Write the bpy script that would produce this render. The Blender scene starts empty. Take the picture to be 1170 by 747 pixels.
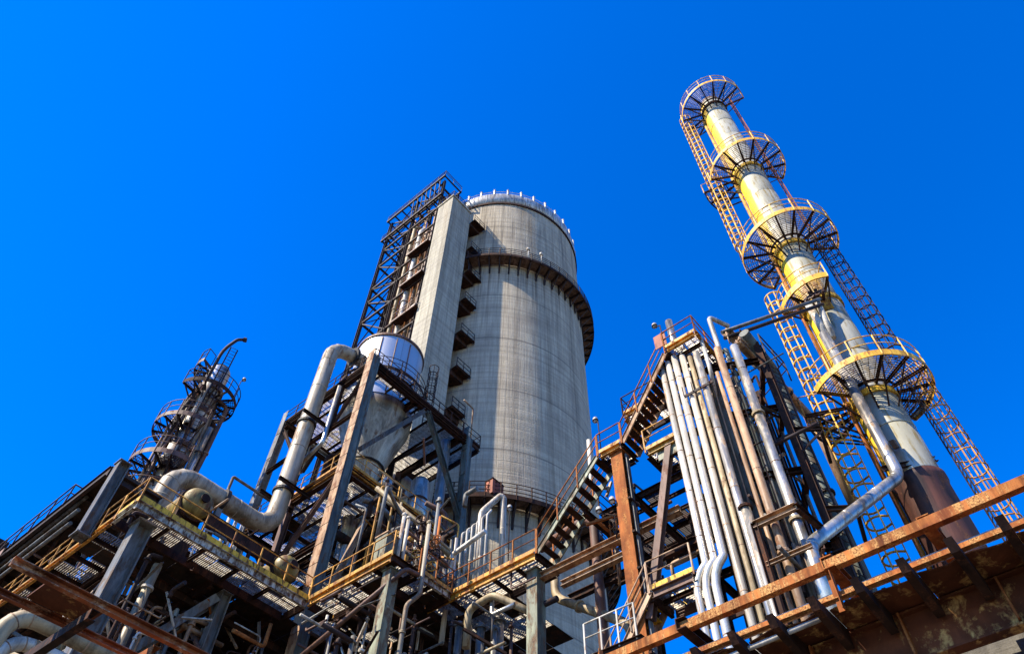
import bpy, math, random
from mathutils import Vector as V, Matrix
# ------------------------------------------------------------------ camera, sky, sun, exposure
scene = bpy.context.scene
PITCH, ROLL, HEAD = math.radians(53.6), math.radians(1.83), math.radians(41.6)
fw = V((math.cos(PITCH)*math.cos(HEAD), math.cos(PITCH)*math.sin(HEAD), math.sin(PITCH)))
rt0 = V((math.sin(HEAD), -math.cos(HEAD), 0)); up0 = rt0.cross(fw)
rt = rt0*math.cos(ROLL)+up0*math.sin(ROLL); up = up0*math.cos(ROLL)-rt0*math.sin(ROLL)
cd = bpy.data.cameras.new('camera'); cam = bpy.data.objects.new('camera', cd)
scene.collection.objects.link(cam); scene.camera = cam
mw = Matrix((rt, up, -fw)).transposed().to_4x4(); mw.translation = V((0, 0, 1.7)); cam.matrix_world = mw
cd.sensor_width = 36; cd.lens = 850/1170*36; cd.clip_start = 0.1; cd.clip_end = 3000
SUN_AZ, SUN_EL = math.radians(158), math.radians(47)
sdir = V((math.cos(SUN_EL)*math.cos(SUN_AZ), math.cos(SUN_EL)*math.sin(SUN_AZ), math.sin(SUN_EL)))
w = bpy.data.worlds.new('World'); scene.world = w; w.use_nodes = True
nt = w.node_tree; nt.nodes.clear()
sky = nt.nodes.new('ShaderNodeTexSky'); sky.sky_type = 'NISHITA'; sky.sun_disc = False
sky.sun_elevation = SUN_EL; sky.sun_rotation = math.atan2(sdir.x, sdir.y)
sky.altitude = 0; sky.air_density = 1.0; sky.dust_density = 0.0; sky.ozone_density = 6.0
gam = nt.nodes.new('ShaderNodeHueSaturation'); gam.inputs['Saturation'].default_value = 1.38; gam.inputs['Value'].default_value = 1.0; gam.inputs['Hue'].default_value = 0.516
bg = nt.nodes.new('ShaderNodeBackground'); bg.inputs['Strength'].default_value = 0.15
wo = nt.nodes.new('ShaderNodeOutputWorld')
nt.links.new(sky.outputs[0], gam.inputs['Color']); nt.links.new(gam.outputs[0], bg.inputs[0]); nt.links.new(bg.outputs[0], wo.inputs[0])
sl = bpy.data.lights.new('sun', 'SUN'); sl.energy = 5.0; sl.angle = math.radians(0.53); sl.color = (1.0, 0.89, 0.72)
so = bpy.data.objects.new('sun', sl); scene.collection.objects.link(so)
so.rotation_euler = sdir.to_track_quat('Z', 'Y').to_euler(); so.location = (-40, 40, 120)
vs = scene.view_settings; vs.view_transform = 'Standard'; vs.look = 'None'; vs.exposure = 1.15; vs.gamma = 1.0
# ------------------------------------------------------------------ helpers
PI = math.pi; C = scene.collection; rnd = random.Random(7)
def pol(r, a): return (r*math.cos(a), r*math.sin(a))
class MB:
    def __init__(s): s.v = []; s.f = []; s.sm = []
    def add(s, vs, fs, sm=False):
        n = len(s.v); s.v += [tuple(x) for x in vs]; s.f += [tuple(i+n for i in f) for f in fs]; s.sm += [sm]*len(fs); return s
    def box(s, x0, x1, y0, y1, z0, z1):
        return s.add([(x, y, z) for z in (z0, z1) for y in (y0, y1) for x in (x0, x1)],
            [(0,2,3,1),(4,5,7,6),(0,1,5,4),(2,6,7,3),(0,4,6,2),(1,3,7,5)])
    def prism(s, prof, p0, p1, upv=(0,0,1), caps=True):
        p0, p1 = V(p0), V(p1); d = (p1-p0).normalized(); u = V(upv)
        if abs(d.dot(u)) > .98: u = V((1,0,0)) if abs(d.x) < .9 else V((0,1,0))
        sd = d.cross(u).normalized(); u = sd.cross(d); n = len(prof)
        vs = [p+sd*a+u*b for p in (p0, p1) for a, b in prof]
        fs = [(i, (i+1) % n, n+(i+1) % n, n+i) for i in range(n)]
        if caps: fs += [tuple(range(n-1, -1, -1)), tuple(range(n, 2*n))]
        return s.add(vs, fs)
    def beam(s, p0, p1, w=.2, h=.2, kind='box', upv=(0,0,1), t=None):
        a, b = w/2, h/2
        t = t or max(.012, min(w, h)*.09)
        if kind == 'box': pr = [(-a,-b),(a,-b),(a,b),(-a,b)]
        elif kind == 'I': pr = [(-a,-b),(a,-b),(a,-b+t),(t/2,-b+t),(t/2,b-t),(a,b-t),(a,b),(-a,b),(-a,b-t),(-t/2,b-t),(-t/2,-b+t),(-a,-b+t)]
        elif kind == 'H': pr = [(b_, a_) for a_, b_ in [(-a,-b),(a,-b),(a,-b+t),(t/2,-b+t),(t/2,b-t),(a,b-t),(a,b),(-a,b),(-a,b-t),(-t/2,b-t),(-t/2,-b+t),(-a,-b+t)]][::-1]
        elif kind == 'C': pr = [(-a,-b),(a,-b),(a,-b+t),(-a+t,-b+t),(-a+t,b-t),(a,b-t),(a,b),(-a,b)]
        elif kind == 'D': pr = [(-x, y) for x, y in [(-a,-b),(a,-b),(a,-b+t),(-a+t,-b+t),(-a+t,b-t),(a,b-t),(a,b),(-a,b)]][::-1]
        else: pr = [(-a,-b),(a,-b),(a,-b+t),(-a+t,-b+t),(-a+t,b),(-a,b)]
        return s.prism(pr, p0, p1, upv)
    def tube(s, pts, r, n=10, caps=True):
        pts = [V(p) for p in pts]; rs = r if isinstance(r, (list, tuple)) else [r]*len(pts)
        d0 = (pts[1]-pts[0]).normalized(); u = V((0,0,1)) if abs(d0.z) < .9 else V((1,0,0))
        u = (u-d0*u.dot(d0)).normalized(); vs = []; m = len(pts)
        for i, p in enumerate(pts):
            a = (pts[i]-pts[i-1]).normalized() if i else d0
            b = (pts[i+1]-pts[i]).normalized() if i < m-1 else a
            t = (a+b).normalized(); u = (u-t*u.dot(t)).normalized(); q = t.cross(u)
            k = 1/max(.5, math.sqrt((1+a.dot(b))/2)) if 0 < i < m-1 else 1
            vs += [p+(u*math.cos(j*2*PI/n)+q*math.sin(j*2*PI/n))*rs[i]*k for j in range(n)]
        fs = [(i*n+j, i*n+(j+1) % n, (i+1)*n+(j+1) % n, (i+1)*n+j) for i in range(m-1) for j in range(n)]
        s.add(vs, fs, True)
        if caps:
            k = len(s.v)-m*n
            s.f.append(tuple(k+j for j in range(n-1, -1, -1))); s.sm.append(False)
            s.f.append(tuple(k+(m-1)*n+j for j in range(n))); s.sm.append(False)
        return s
    def lathe(s, prof, cx=0, cy=0, n=48, a0=0, a1=2*PI, sm=True):
        full = abs(a1-a0-2*PI) < 1e-6; m = n if full else n+1; k = len(prof)
        vs = [(cx+r*math.cos(a0+(a1-a0)*j/n), cy+r*math.sin(a0+(a1-a0)*j/n), z) for j in range(m) for r, z in prof]
        fs = [(j*k+i, ((j+1) % m)*k+i, ((j+1) % m)*k+i+1, j*k+i+1) for j in range(n) for i in range(k-1)]
        return s.add(vs, fs, sm)
    def axial(s, prof, p, d, n=20, sm=True):   # lathe about an axis: prof of (radius, distance along d)
        p, d = V(p), V(d).normalized(); u = d.orthogonal().normalized(); q = d.cross(u); k = len(prof)
        vs = [p+d*z+(u*math.cos(j*2*PI/n)+q*math.sin(j*2*PI/n))*r for j in range(n) for r, z in prof]
        fs = [(j*k+i, ((j+1) % n)*k+i, ((j+1) % n)*k+i+1, j*k+i+1) for j in range(n) for i in range(k-1)]
        return s.add(vs, fs, sm)
    def poly(s, pts, z0, z1):
        n = len(pts)
        return s.add([(x, y, z) for z in (z0, z1) for x, y in pts], [tuple(range(n-1, -1, -1)), tuple(range(n, 2*n))]+[(i, (i+1) % n, n+(i+1) % n, n+i) for i in range(n)])
    def mesh(s, name, off=(0,0,0)):
        me = bpy.data.meshes.new(name); o = off
        me.from_pydata([(x-o[0], y-o[1], z-o[2]) for x, y, z in s.v], [], s.f)
        me.polygons.foreach_set('use_smooth', s.sm); return me
    def build(s, name, mat, parent=None):
        off = (0,0,0)
        q = parent
        while q is not None: off = (off[0]+q.location[0], off[1]+q.location[1], off[2]+q.location[2]); q = q.parent
        own = (0,0,0)
        if parent is None:
            xs = [p[0] for p in s.v]; ys = [p[1] for p in s.v]; own = ((min(xs)+max(xs))/2, (min(ys)+max(ys))/2, min(p[2] for p in s.v)); off = own
        me = s.mesh(name, off); me.materials.append(mat)
        o = bpy.data.objects.new(name, me); C.objects.link(o); o.parent = parent; o.location = own
        return o
CACHE = {}
def inst(name, key, maker, mat, parent, loc, rot=(0,0,0)):
    k = (key, mat.name)
    if k not in CACHE:
        me = maker().mesh(name); me.materials.append(mat); CACHE[k] = me
    o = bpy.data.objects.new(name, CACHE[k]); C.objects.link(o); o.parent = parent
    p = V(loc); q = parent
    while q is not None: p = p-V(q.location); q = q.parent
    o.location = p; o.rotation_euler = rot; return o
LABELS = {}
HEAP = []   # (MB, material) of pipes too many and too dim to count, built as one stuff object at the end
def tag(o, label, cat, group=None):
    assert label not in LABELS or (group and LABELS[label] == group), label
    LABELS[label] = group; o['label'] = label; o['category'] = cat
    if group: o['group'] = group
    return o
def thing(name, label, cat, loc, group=None):
    o = bpy.data.objects.new(name, None); o.empty_display_size = .3; C.objects.link(o); o.location = loc
    return tag(o, label, cat, group)
def bar(t, name, p0, p1, w, mat, h=None, kind='box', upv=(0,0,1)): return MB().beam(p0, p1, w, h or w, kind, upv).build(name, mat, t)
def rod(t, name, pts, r, mat, n=6): return MB().tube(pts, r, n).build(name, mat, t)
def fillet(pts, rad, n=5):
    pts = [V(p) for p in pts]; out = [pts[0]]
    for i in range(1, len(pts)-1):
        p, a, b = pts[i], pts[i-1]-pts[i], pts[i+1]-pts[i]
        k = min(rad, a.length*.48, b.length*.48); a.normalize(); b.normalize()
        ang = a.angle(b)
        if ang > 3.0: out.append(p); continue
        tl = k; rr = tl*math.tan(ang/2); bis = (a+b).normalized(); cc = p+bis*(rr/math.sin(ang/2))
        e0 = p+a*tl-cc; e1 = p+b*tl-cc; th = e0.angle(e1); ax = e0.cross(e1)
        for j in range(n+1): out.append(cc+Matrix.Rotation(th*j/n, 3, ax) @ e0)
    out.append(pts[-1]); return out
def pipe(name, label, pts, r, mat, cat='pipe', group=None, bend=None, flanges=(), bands=0, fmat=None, n=12, bmat=None):
    pts = [V(p) for p in pts]; path = fillet(pts, bend or r*2.2)
    m = MB().tube(path, r, n)
    if not flanges and not bands: return tag(m.build(name, mat), label, cat, group)
    t = thing(name, label, cat, pts[0], group); m.build('pipe_run', mat, t)
    L = [0]
    for a, b in zip(pts, pts[1:]): L.append(L[-1]+(b-a).length)
    def at(q):
        for i in range(len(pts)-1):
            if q <= L[i+1] or i == len(pts)-2: d = (pts[i+1]-pts[i]).normalized(); return pts[i]+d*(q-L[i]), d, min(q-L[i], L[i+1]-q)
    for q in flanges:
        p, d, _ = at(q if q >= 0 else L[-1]+q); e = max(.04, r*.18)
        for k in (-1, 1): MB().axial([(r*.98, 0), (r*1.38, 0), (r*1.38, e), (r*.98, e)], p+d*k*(e*.65)-d*e*.5, d, 14, False).build('flange', fmat or mat, t)
    if bands and r > .14:
        for i in range(2, len(path)-2):
            d = (path[i+1]-path[i-1]).normalized()
            if (path[i]-path[i-1]).length < r*2.4 and (path[i+1]-path[i]).length < r*2.4 and i % 2: MB().axial([(r*.99, -.018), (r*1.04, -.014), (r*1.04, .014), (r*.99, .018)], path[i], d, n).build('seam_band', bmat or mat, t)
    if bands:
        q = bands*.6
        while q < L[-1]:
            p, d, edge = at(q)
            if edge > (bend or r*2.2)+.06: MB().axial([(r*.99, -.02), (r*1.035, -.016), (r*1.035, .016), (r*.99, .02)], p, d, n).build('seam_band', bmat or mat, t)
            q += bands
    return t
def railing(t, path, mat, h=1.05, step=1.25, toe=None, toeh=.16, r=.027, ends=True, pm=None, mid=(.55,)):
    path = [V(p) for p in path]; z = V((0,0,1))
    rod(t, 'top_rail', [p+z*h for p in path], r, mat)
    for k in mid: rod(t, 'mid_rail', [p+z*h*k for p in path], r*.8, mat)
    for i, (a, b) in enumerate(zip(path, path[1:])):
        L = (b-a).length; nseg = max(1, round(L/step))
        for j in range(nseg+(1 if i == len(path)-2 else 0)):
            inst('post', ('post', h), lambda: MB().box(-.026, .026, -.026, .026, -.12, h), pm or mat, t, a+(b-a)*(j/nseg))
        if toe: MB().beam(a+z*toeh/2, b+z*toeh/2, .015, toeh).build('toe_board', toe, t)
def grate_mesh(wx, wy):
    m = MB(); n = max(3, round(wx/.09))
    for i in range(n): x = (i+.5)*wx/n; m.box(x-.014, x+.014, .012, wy-.012, -.06, 0)
    k = max(2, round(wy/.35)+1)
    for j in range(k): y = .02+(wy-.04)*j/(k-1); m.box(.01, wx-.01, y-.012, y+.012, -.034, -.004)
    return m
def gratings(t, x0, x1, y0, y1, z, px, py, mat, skip=None, drop=0, plate=0, pmat=None):
    nx = max(1, round((x1-x0)/px)); ny = max(1, round((y1-y0)/py)); dx, dy = (x1-x0)/nx, (y1-y0)/ny
    for i in range(nx):
        for j in range(ny):
            a, b = x0+i*dx, y0+j*dy
            if (skip and skip(a+dx/2, b+dy/2)) or rnd.random() < drop: continue
            ww, hh = round(dx-.03, 3), round(dy-.03, 3)
            if rnd.random() < plate: inst('floor_plate', ('pl', ww, hh), lambda: MB().box(0, ww, 0, hh, -.02, 0), pmat, t, (a+.015, b+.015, z))
            else: inst('grating', ('gr', ww, hh), lambda: grate_mesh(ww, hh), mat, t, (a+.015, b+.015, z))
def deck(name, label, x0, x1, y0, y1, z, sides='', mat=None, toe=None, jm=None, rail=None, gm=None, px=1.0, py=1.0, depth=.28, joist=1.0, jdir='y', cat='platform', group=None, skip=None, drop=0, plate=0, pm=None, toeh=.16):
    t = thing(name, label, cat, ((x0+x1)/2, (y0+y1)/2, z), group); zb = z-.05-depth/2
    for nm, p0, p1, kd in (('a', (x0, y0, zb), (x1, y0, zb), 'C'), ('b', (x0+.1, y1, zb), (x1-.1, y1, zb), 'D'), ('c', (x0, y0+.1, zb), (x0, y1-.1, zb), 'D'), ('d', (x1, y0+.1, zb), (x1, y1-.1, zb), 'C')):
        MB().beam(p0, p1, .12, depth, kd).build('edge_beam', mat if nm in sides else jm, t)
    if jdir == 'y':
        n = max(1, round((x1-x0)/joist))
        for i in range(1, n): x = x0+(x1-x0)*i/n; bar(t, 'joist', (x, y0+.07, z-.13), (x, y1-.07, z-.13), .1, jm, .16, 'I')
    else:
        n = max(1, round((y1-y0)/joist))
        for i in range(1, n): y = y0+(y1-y0)*i/n; bar(t, 'joist', (x0+.07, y, z-.13), (x1-.07, y, z-.13), .1, jm, .16, 'I')
    gratings(t, x0, x1, y0, y1, z, px, py, gm, skip, drop, plate, pm)
    E = {'a': ((x0, y0), (x1, y0)), 'b': ((x0, y1), (x1, y1)), 'c': ((x0, y1), (x0, y0)), 'd': ((x1, y0), (x1, y1))}
    for s_ in sides:
        (a, b), (c, d) = E[s_]; railing(t, [(a, b, z+.003), (c, d, z+.003)], rail or mat, toe=toe, toeh=toeh)
    return t
def stair(label, x0, x1, ya, za, yb, zb, n, sm, tm, rm, sides=(1, 1), name='stair', over=0):
    # a straight flight rising from y=ya to y=yb between x0 and x1
    t = thing(name, label, 'stairs', ((x0+x1)/2, ya, za))
    for x in (x0, x1): MB().beam((x, ya, za-.1), (x, yb, zb-.1), .06, .26, 'C' if x == x0 else 'D').build('stringer', sm, t)
    for i in range(n):
        k = (i+.55)/n; y = ya+(yb-ya)*k; z = za+(zb-za)*k
        inst('tread', ('tread', x1-x0), lambda: MB().box(.035, x1-x0-.035, -.13, .13, -.035, 0).box(.04, x1-x0-.04, -.15, -.13, -.06, .0), tm, t, (x0, y, z))
    for x, on in zip((x0, x1), sides):
        if on: railing(t, [(x, ya, za), (x, yb, zb)], rm, h=1.0, step=1.4, r=.028)
    return t
def ladder(name, label, cx, cy, z0, z1, ang, mat, hm=None, cage=True, off=.0, group=None, cage0=2.2, wid=.46, hoop=.75, cr=.40, hw=.03):
    # ladder standing at cx, cy; the climber's side faces direction ang
    t = thing(name, label, 'ladder', (cx, cy, z0), group); hm = hm or mat
    d = V((math.cos(ang), math.sin(ang), 0)); s_ = V((-d.y, d.x, 0)); o = V((cx, cy, 0))
    for k in (-1, 1):
        p = o+s_*k*wid/2; bar(t, 'stile', (p.x, p.y, z0), (p.x, p.y, z1), .08, mat, .04, 'box', d)
    z = z0+.2
    while z < z1:
        inst('rung', ('rung', wid, round(ang, 3)), lambda: MB().tube([s_*-wid/2, s_*wid/2], .017, 5), mat, t, (cx, cy, z)); z += .3
    if cage:
        z = z0+cage0; c0 = o+d*cr
        aa = [-math.radians(130)+math.radians(260)*i/12 for i in range(13)]
        def hp(): 
            a = [d*cr+d*cr*math.cos(q)+s_*cr*math.sin(q) for q in aa]
            return MB().tube([s_*-wid/2]+a+[s_*wid/2], hw, 5)
        while z < z1+.1: inst('hoop', ('hoop', round(ang, 3), cr, hw), hp, hm, t, (cx, cy, z)); z += hoop
        for q in (-110, -62, 0, 62, 110):
            p = c0+d*cr*math.cos(math.radians(q))+s_*cr*math.sin(math.radians(q))
            bar(t, 'cage_strap', (p.x, p.y, z0+cage0), (p.x, p.y, z1+.05), hw*1.7, hm, hw*1.2, 'box', d)
    return t
def sector(name, label, cx, cy, r0, r1, z, a0, a1, edge, steel, gm, rail, shell_r, cat='platform', group=None, nseg=None, h=1.05, strut=True, toeh=.24, rails=True, plate=None, ends=True, drop=0):
    a0, a1 = math.radians(a0), math.radians(a1); mid = (a0+a1)/2
    t = thing(name, label, cat, (cx+r0*math.cos(mid), cy+r0*math.sin(mid), z), group)
    n = nseg or max(2, round((a1-a0)/math.radians(24))); full = a1-a0 > 2*PI-.01
    P = lambda r, a, zz: (cx+r*math.cos(a), cy+r*math.sin(a), zz)
    sub = max(2, round((a1-a0)/n/math.radians(8)))
    for i in range(n):
        b0, b1 = a0+(a1-a0)*i/n, a0+(a1-a0)*(i+1)/n
        if rnd.random() < drop: continue
        m = MB(); e = .012
        if plate: m.lathe([(r0+.02, z), (r0+.02, z-.03), (r1-.03, z-.03), (r1-.03, z), (r0+.02, z)], cx, cy, sub, b0+e/r1, b1-e/r1, False)
        else:
            k = max(3, round((r1-r0)/.11))
            for j in range(k):
                r = r0+.04+(r1-r0-.08)*j/(k-1); m.lathe([(r-.015, z), (r-.015, z-.04), (r+.015, z-.04), (r+.015, z), (r-.015, z)], cx, cy, sub, b0, b1, False)
            for j in range(3):
                b = b0+(b1-b0)*(j+.5)/3; m.beam(P(r0+.03, b, z-.02), P(r1-.03, b, z-.02), .022, .03)
        m.build('floor_plate' if plate else 'grating', plate or gm, t)
    for i in range(n if full else n+1):
        b = a0+(a1-a0)*i/n
        MB().beam(P(shell_r-.02, b, z-.11), P(r1-.02, b, z-.11), .09, .13, 'I').build('bracket', steel, t)
        if strut: MB().beam(P(shell_r-.02, b, z-.95*(r1-shell_r)), P(r0+(r1-r0)*.78, b, z-.17), .07, .07, 'L').build('strut', steel, t)
    ns = n*sub
    arc = lambda r, zz: [P(r, a0+(a1-a0)*i/ns, zz) for i in range(ns+1)]
    MB().lathe([(r1-.012, z-.18), (r1+.012, z-.18), (r1+.012, z+toeh-.1), (r1-.012, z+toeh-.1), (r1-.012, z-.18)], cx, cy, ns, a0, a1, False).build('toe_board', edge, t)
    MB().lathe([(r0-.012, z-.16), (r0+.012, z-.16), (r0+.012, z), (r0-.012, z), (r0-.012, z-.16)], cx, cy, ns, a0, a1, False).build('inner_band', steel, t)
    if rails:
        rod(t, 'top_rail', arc(r1, z+h), .026, rail); rod(t, 'mid_rail', arc(r1, z+h*.55), .02, rail)
        for i in range(n if full else n+1):
            p = P(r1, a0+(a1-a0)*i/n, z); inst('post', ('post', h), lambda: MB().box(-.026, .026, -.026, .026, -.12, h), rail, t, p)
        if ends and not full:
            for a in (a0, a1): rod(t, 'end_rail', [P(r0+.05, a, z), P(r0+.05, a, z+h), P(r1, a, z+h)], .024, rail); MB().beam(P(r0, a, z-.08), P(r1, a, z-.08), .02, .2).build('end_plate', edge, t)
    return t
# ------------------------------------------------------------------ materials
def N(nt, ty, **kw):
    n = nt.nodes.new(ty)
    for k, v in kw.items():
        if k in n.inputs: n.inputs[k].default_value = v
        else: setattr(n, k, v)
    return n
def ramp(nt, src, stops):
    r = nt.nodes.new('ShaderNodeValToRGB'); e = r.color_ramp.elements
    e[0].position, e[0].color = stops[0][0], (*stops[0][1], 1) if not isinstance(stops[0][1], (int, float)) else (stops[0][1],)*3+(1,)
    e[1].position, e[1].color = stops[1][0], (*stops[1][1], 1) if not isinstance(stops[1][1], (int, float)) else (stops[1][1],)*3+(1,)
    for p, c in stops[2:]:
        x = e.new(p); x.color = (*c, 1) if not isinstance(c, (int, float)) else (c,)*3+(1,)
    nt.links.new(src, r.inputs[0]); return r.outputs[0]
def mixc(nt, fac, a, b, mode='MIX'):
    m = nt.nodes.new('ShaderNodeMix'); m.data_type = 'RGBA'; m.blend_type = mode
    for i, x in ((0, fac), (6, a), (7, b)):
        if isinstance(x, (int, float)): m.inputs[i].default_value = x
        elif isinstance(x, tuple): m.inputs[i].default_value = (*x, 1)
        else: nt.links.new(x, m.inputs[i])
    return m.outputs[2]
def base_mat(name):
    m = bpy.data.materials.new(name); m.use_nodes = True; nt = m.node_tree; b = nt.nodes['Principled BSDF']; return m, nt, b
def coords(nt, sc=(1,1,1), world=False):
    if world: g = nt.nodes.new('ShaderNodeNewGeometry'); o = g.outputs['Position']
    else:
        g = nt.nodes.new('ShaderNodeTexCoord'); o = g.outputs['Object']
        oi = nt.nodes.new('ShaderNodeObjectInfo'); ad = nt.nodes.new('ShaderNodeVectorMath'); ad.operation = 'ADD'
        cx = nt.nodes.new('ShaderNodeVectorMath'); cx.operation = 'SCALE'; cx.inputs[0].default_value = (37, 91, 53)
        nt.links.new(oi.outputs['Random'], cx.inputs['Scale']); nt.links.new(o, ad.inputs[0]); nt.links.new(cx.outputs[0], ad.inputs[1]); o = ad.outputs[0]
    mp = nt.nodes.new('ShaderNodeMapping'); mp.inputs['Scale'].default_value = sc; nt.links.new(o, mp.inputs[0]); return mp.outputs[0]
def noise(nt, vec, scale, detail=6, rough=.6, dist=0):
    n = N(nt, 'ShaderNodeTexNoise', Scale=scale, Detail=detail, Roughness=rough, Distortion=dist); nt.links.new(vec, n.inputs['Vector']); return n.outputs[0]
def bump(nt, b, h, st, dist=.02):
    bm = N(nt, 'ShaderNodeBump', Strength=st, Distance=dist); nt.links.new(h, bm.inputs['Height']); nt.links.new(bm.outputs[0], b.inputs['Normal'])
def paint(name, c1, c2, rust=.0, rustc=(.16,.055,.02), rust2=(.05,.018,.01), rough=.55, metal=0.0, sc=1.0, streak=.35, bs=.25, spec=.4, grime=.9):
    m, nt, b = base_mat(name)
    v = coords(nt); v2 = coords(nt, (1, 1, streak))
    n1 = noise(nt, v, 1.3*sc, 5); n2 = noise(nt, v2, 3.2*sc, 9, .68, .3); n3 = noise(nt, v, 26*sc, 4)
    col = mixc(nt, ramp(nt, n1, [(.35, 0), (.66, 1)]), c1, c2)
    col = mixc(nt, .35, col, mixc(nt, n3, (.55,.55,.55), (1.45,1.45,1.45)), 'MULTIPLY')
    n4 = noise(nt, coords(nt, (1, 1, streak*.5)), 1.7*sc, 7, .7, .5)
    col = mixc(nt, grime, col, ramp(nt, n4, [(.36, (.22,.19,.16)), (.50, (.72,.70,.66)), (.62, (1.1,1.1,1.1))]), 'MULTIPLY')
    rc = mixc(nt, ramp(nt, n3, [(.35, 0), (.65, 1)]), rustc, rust2)
    rf = ramp(nt, n2, [(.62-rust*.5, 0), (.70-rust*.42, 1)])
    col = mixc(nt, rf, col, rc); nt.links.new(col, b.inputs['Base Color'])
    if metal:
        mt = mixc(nt, rf, (metal,)*3, (.0,.0,.0)); nt.links.new(mt, b.inputs['Metallic'])
    rr = mixc(nt, rf, (rough,)*3, (.9,.9,.9)); rr = mixc(nt, .5, rr, mixc(nt, n3, (.7,.7,.7), (1.25,1.25,1.25)), 'MULTIPLY'); nt.links.new(rr, b.inputs['Roughness'])
    b.inputs['Specular IOR Level'].default_value = spec
    bump(nt, b, mixc(nt, .5, n3, rf), bs, .012); return m
RUST = paint('rust_orange', (.40,.13,.03), (.24,.07,.018), .25, (.46,.19,.05), (.09,.03,.012), .85, bs=.4, spec=.2)
RUSTP = paint('rust_peeling', (.16,.05,.02), (.085,.03,.014), .17, (.58,.37,.12), (.36,.17,.06), .85, bs=.6, spec=.2, streak=.9, sc=.8, grime=.6)
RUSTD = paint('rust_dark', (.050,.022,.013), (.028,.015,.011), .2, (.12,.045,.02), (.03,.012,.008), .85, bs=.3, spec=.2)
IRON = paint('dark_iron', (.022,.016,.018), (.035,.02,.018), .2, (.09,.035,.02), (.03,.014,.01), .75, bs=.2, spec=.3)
YEL = paint('yellow_paint', (.52,.31,.03), (.42,.22,.025), .22, (.22,.08,.025), (.10,.035,.015), .6, sc=1.5)
YELO = paint('yellow_orange_rail', (.66,.33,.035), (.52,.23,.028), .20, (.20,.065,.02), (.10,.035,.015), .65, sc=1.5)
YELG = paint('mustard_toe_board', (.85,.53,.04), (.66,.37,.03), .24, (.16,.08,.025), (.06,.03,.012), .65, sc=1.5, grime=.5)
PALE = paint('flaking_white_paint', (.62,.61,.52), (.48,.47,.40), .32, (.14,.07,.035), (.06,.03,.02), .7, sc=1.6)
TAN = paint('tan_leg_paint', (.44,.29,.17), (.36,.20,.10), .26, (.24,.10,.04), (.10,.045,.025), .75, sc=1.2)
GREEN = paint('pale_green_paint', (.24,.26,.17), (.17,.19,.135), .28, (.16,.10,.05), (.07,.045,.03), .6, sc=1.0)
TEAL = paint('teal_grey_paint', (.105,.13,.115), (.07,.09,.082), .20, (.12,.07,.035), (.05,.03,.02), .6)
GREY = paint('blue_grey_steel', (.19,.195,.185), (.12,.125,.12), .22, (.13,.08,.05), (.07,.05,.035), .6)
GALV = paint('galvanised_grating', (.52,.49,.42), (.38,.355,.30), .20, (.16,.09,.05), (.09,.05,.03), .55, .25, sc=2)
SILV = paint('silver_cladding', (.56,.55,.51), (.44,.43,.39), .14, (.30,.20,.12), (.20,.12,.07), .34, .72, sc=1.0, bs=.12, spec=.5)
CREAM = paint('cream_pipe_cladding', (.64,.58,.47), (.52,.46,.36), .14, (.28,.16,.07), (.17,.10,.05), .42, .15, sc=1.2, streak=.12, grime=.75)
DUCT = paint('duct_paint', (.42,.365,.27), (.33,.28,.20), .15, (.24,.15,.08), (.14,.08,.045), .5, sc=.9, streak=.2)
BEIGE = paint('beige_pipe_paint', (.42,.33,.19), (.34,.26,.14), .16, (.22,.12,.05), (.10,.06,.03), .6)
BROWN = paint('brown_pipe_paint', (.17,.085,.055), (.12,.06,.042), .16, (.22,.10,.05), (.05,.025,.018), .65)
COPP = paint('copper_brown_pipe', (.42,.27,.15), (.33,.20,.11), .16, (.20,.09,.04), (.09,.04,.02), .55)
GOLD = paint('golden_yellow_paint', (.82,.48,.04), (.68,.36,.035), .19, (.34,.12,.03), (.16,.06,.02), .55, sc=1.5, grime=.6)
SKIRT = paint('red_brown_skirt', (.105,.036,.022), (.07,.026,.018), .16, (.22,.09,.04), (.05,.02,.015), .6)
OLIVE = paint('olive_vessel_paint', (.30,.22,.05), (.19,.14,.035), .24, (.17,.08,.03), (.06,.03,.015), .5)
BLACK = paint('black_rubber', (.018,.018,.02), (.03,.028,.028), .05, rough=.7)
WHITE = paint('white_metal', (.58,.56,.50), (.46,.44,.38), .12, (.35,.25,.16), (.2,.13,.09), .5)
REDB = paint('red_lead_panel', (.34,.085,.04), (.26,.06,.03), .14, (.16,.06,.03), (.08,.03,.02), .7)
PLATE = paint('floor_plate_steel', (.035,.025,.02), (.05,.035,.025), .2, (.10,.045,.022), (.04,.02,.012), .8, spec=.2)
GLASS, nt_, b_ = base_mat('lamp_glass'); b_.inputs['Base Color'].default_value = (.8,.82,.82,1); b_.inputs['Roughness'].default_value = .12; b_.inputs['Metallic'].default_value = .3
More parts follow.
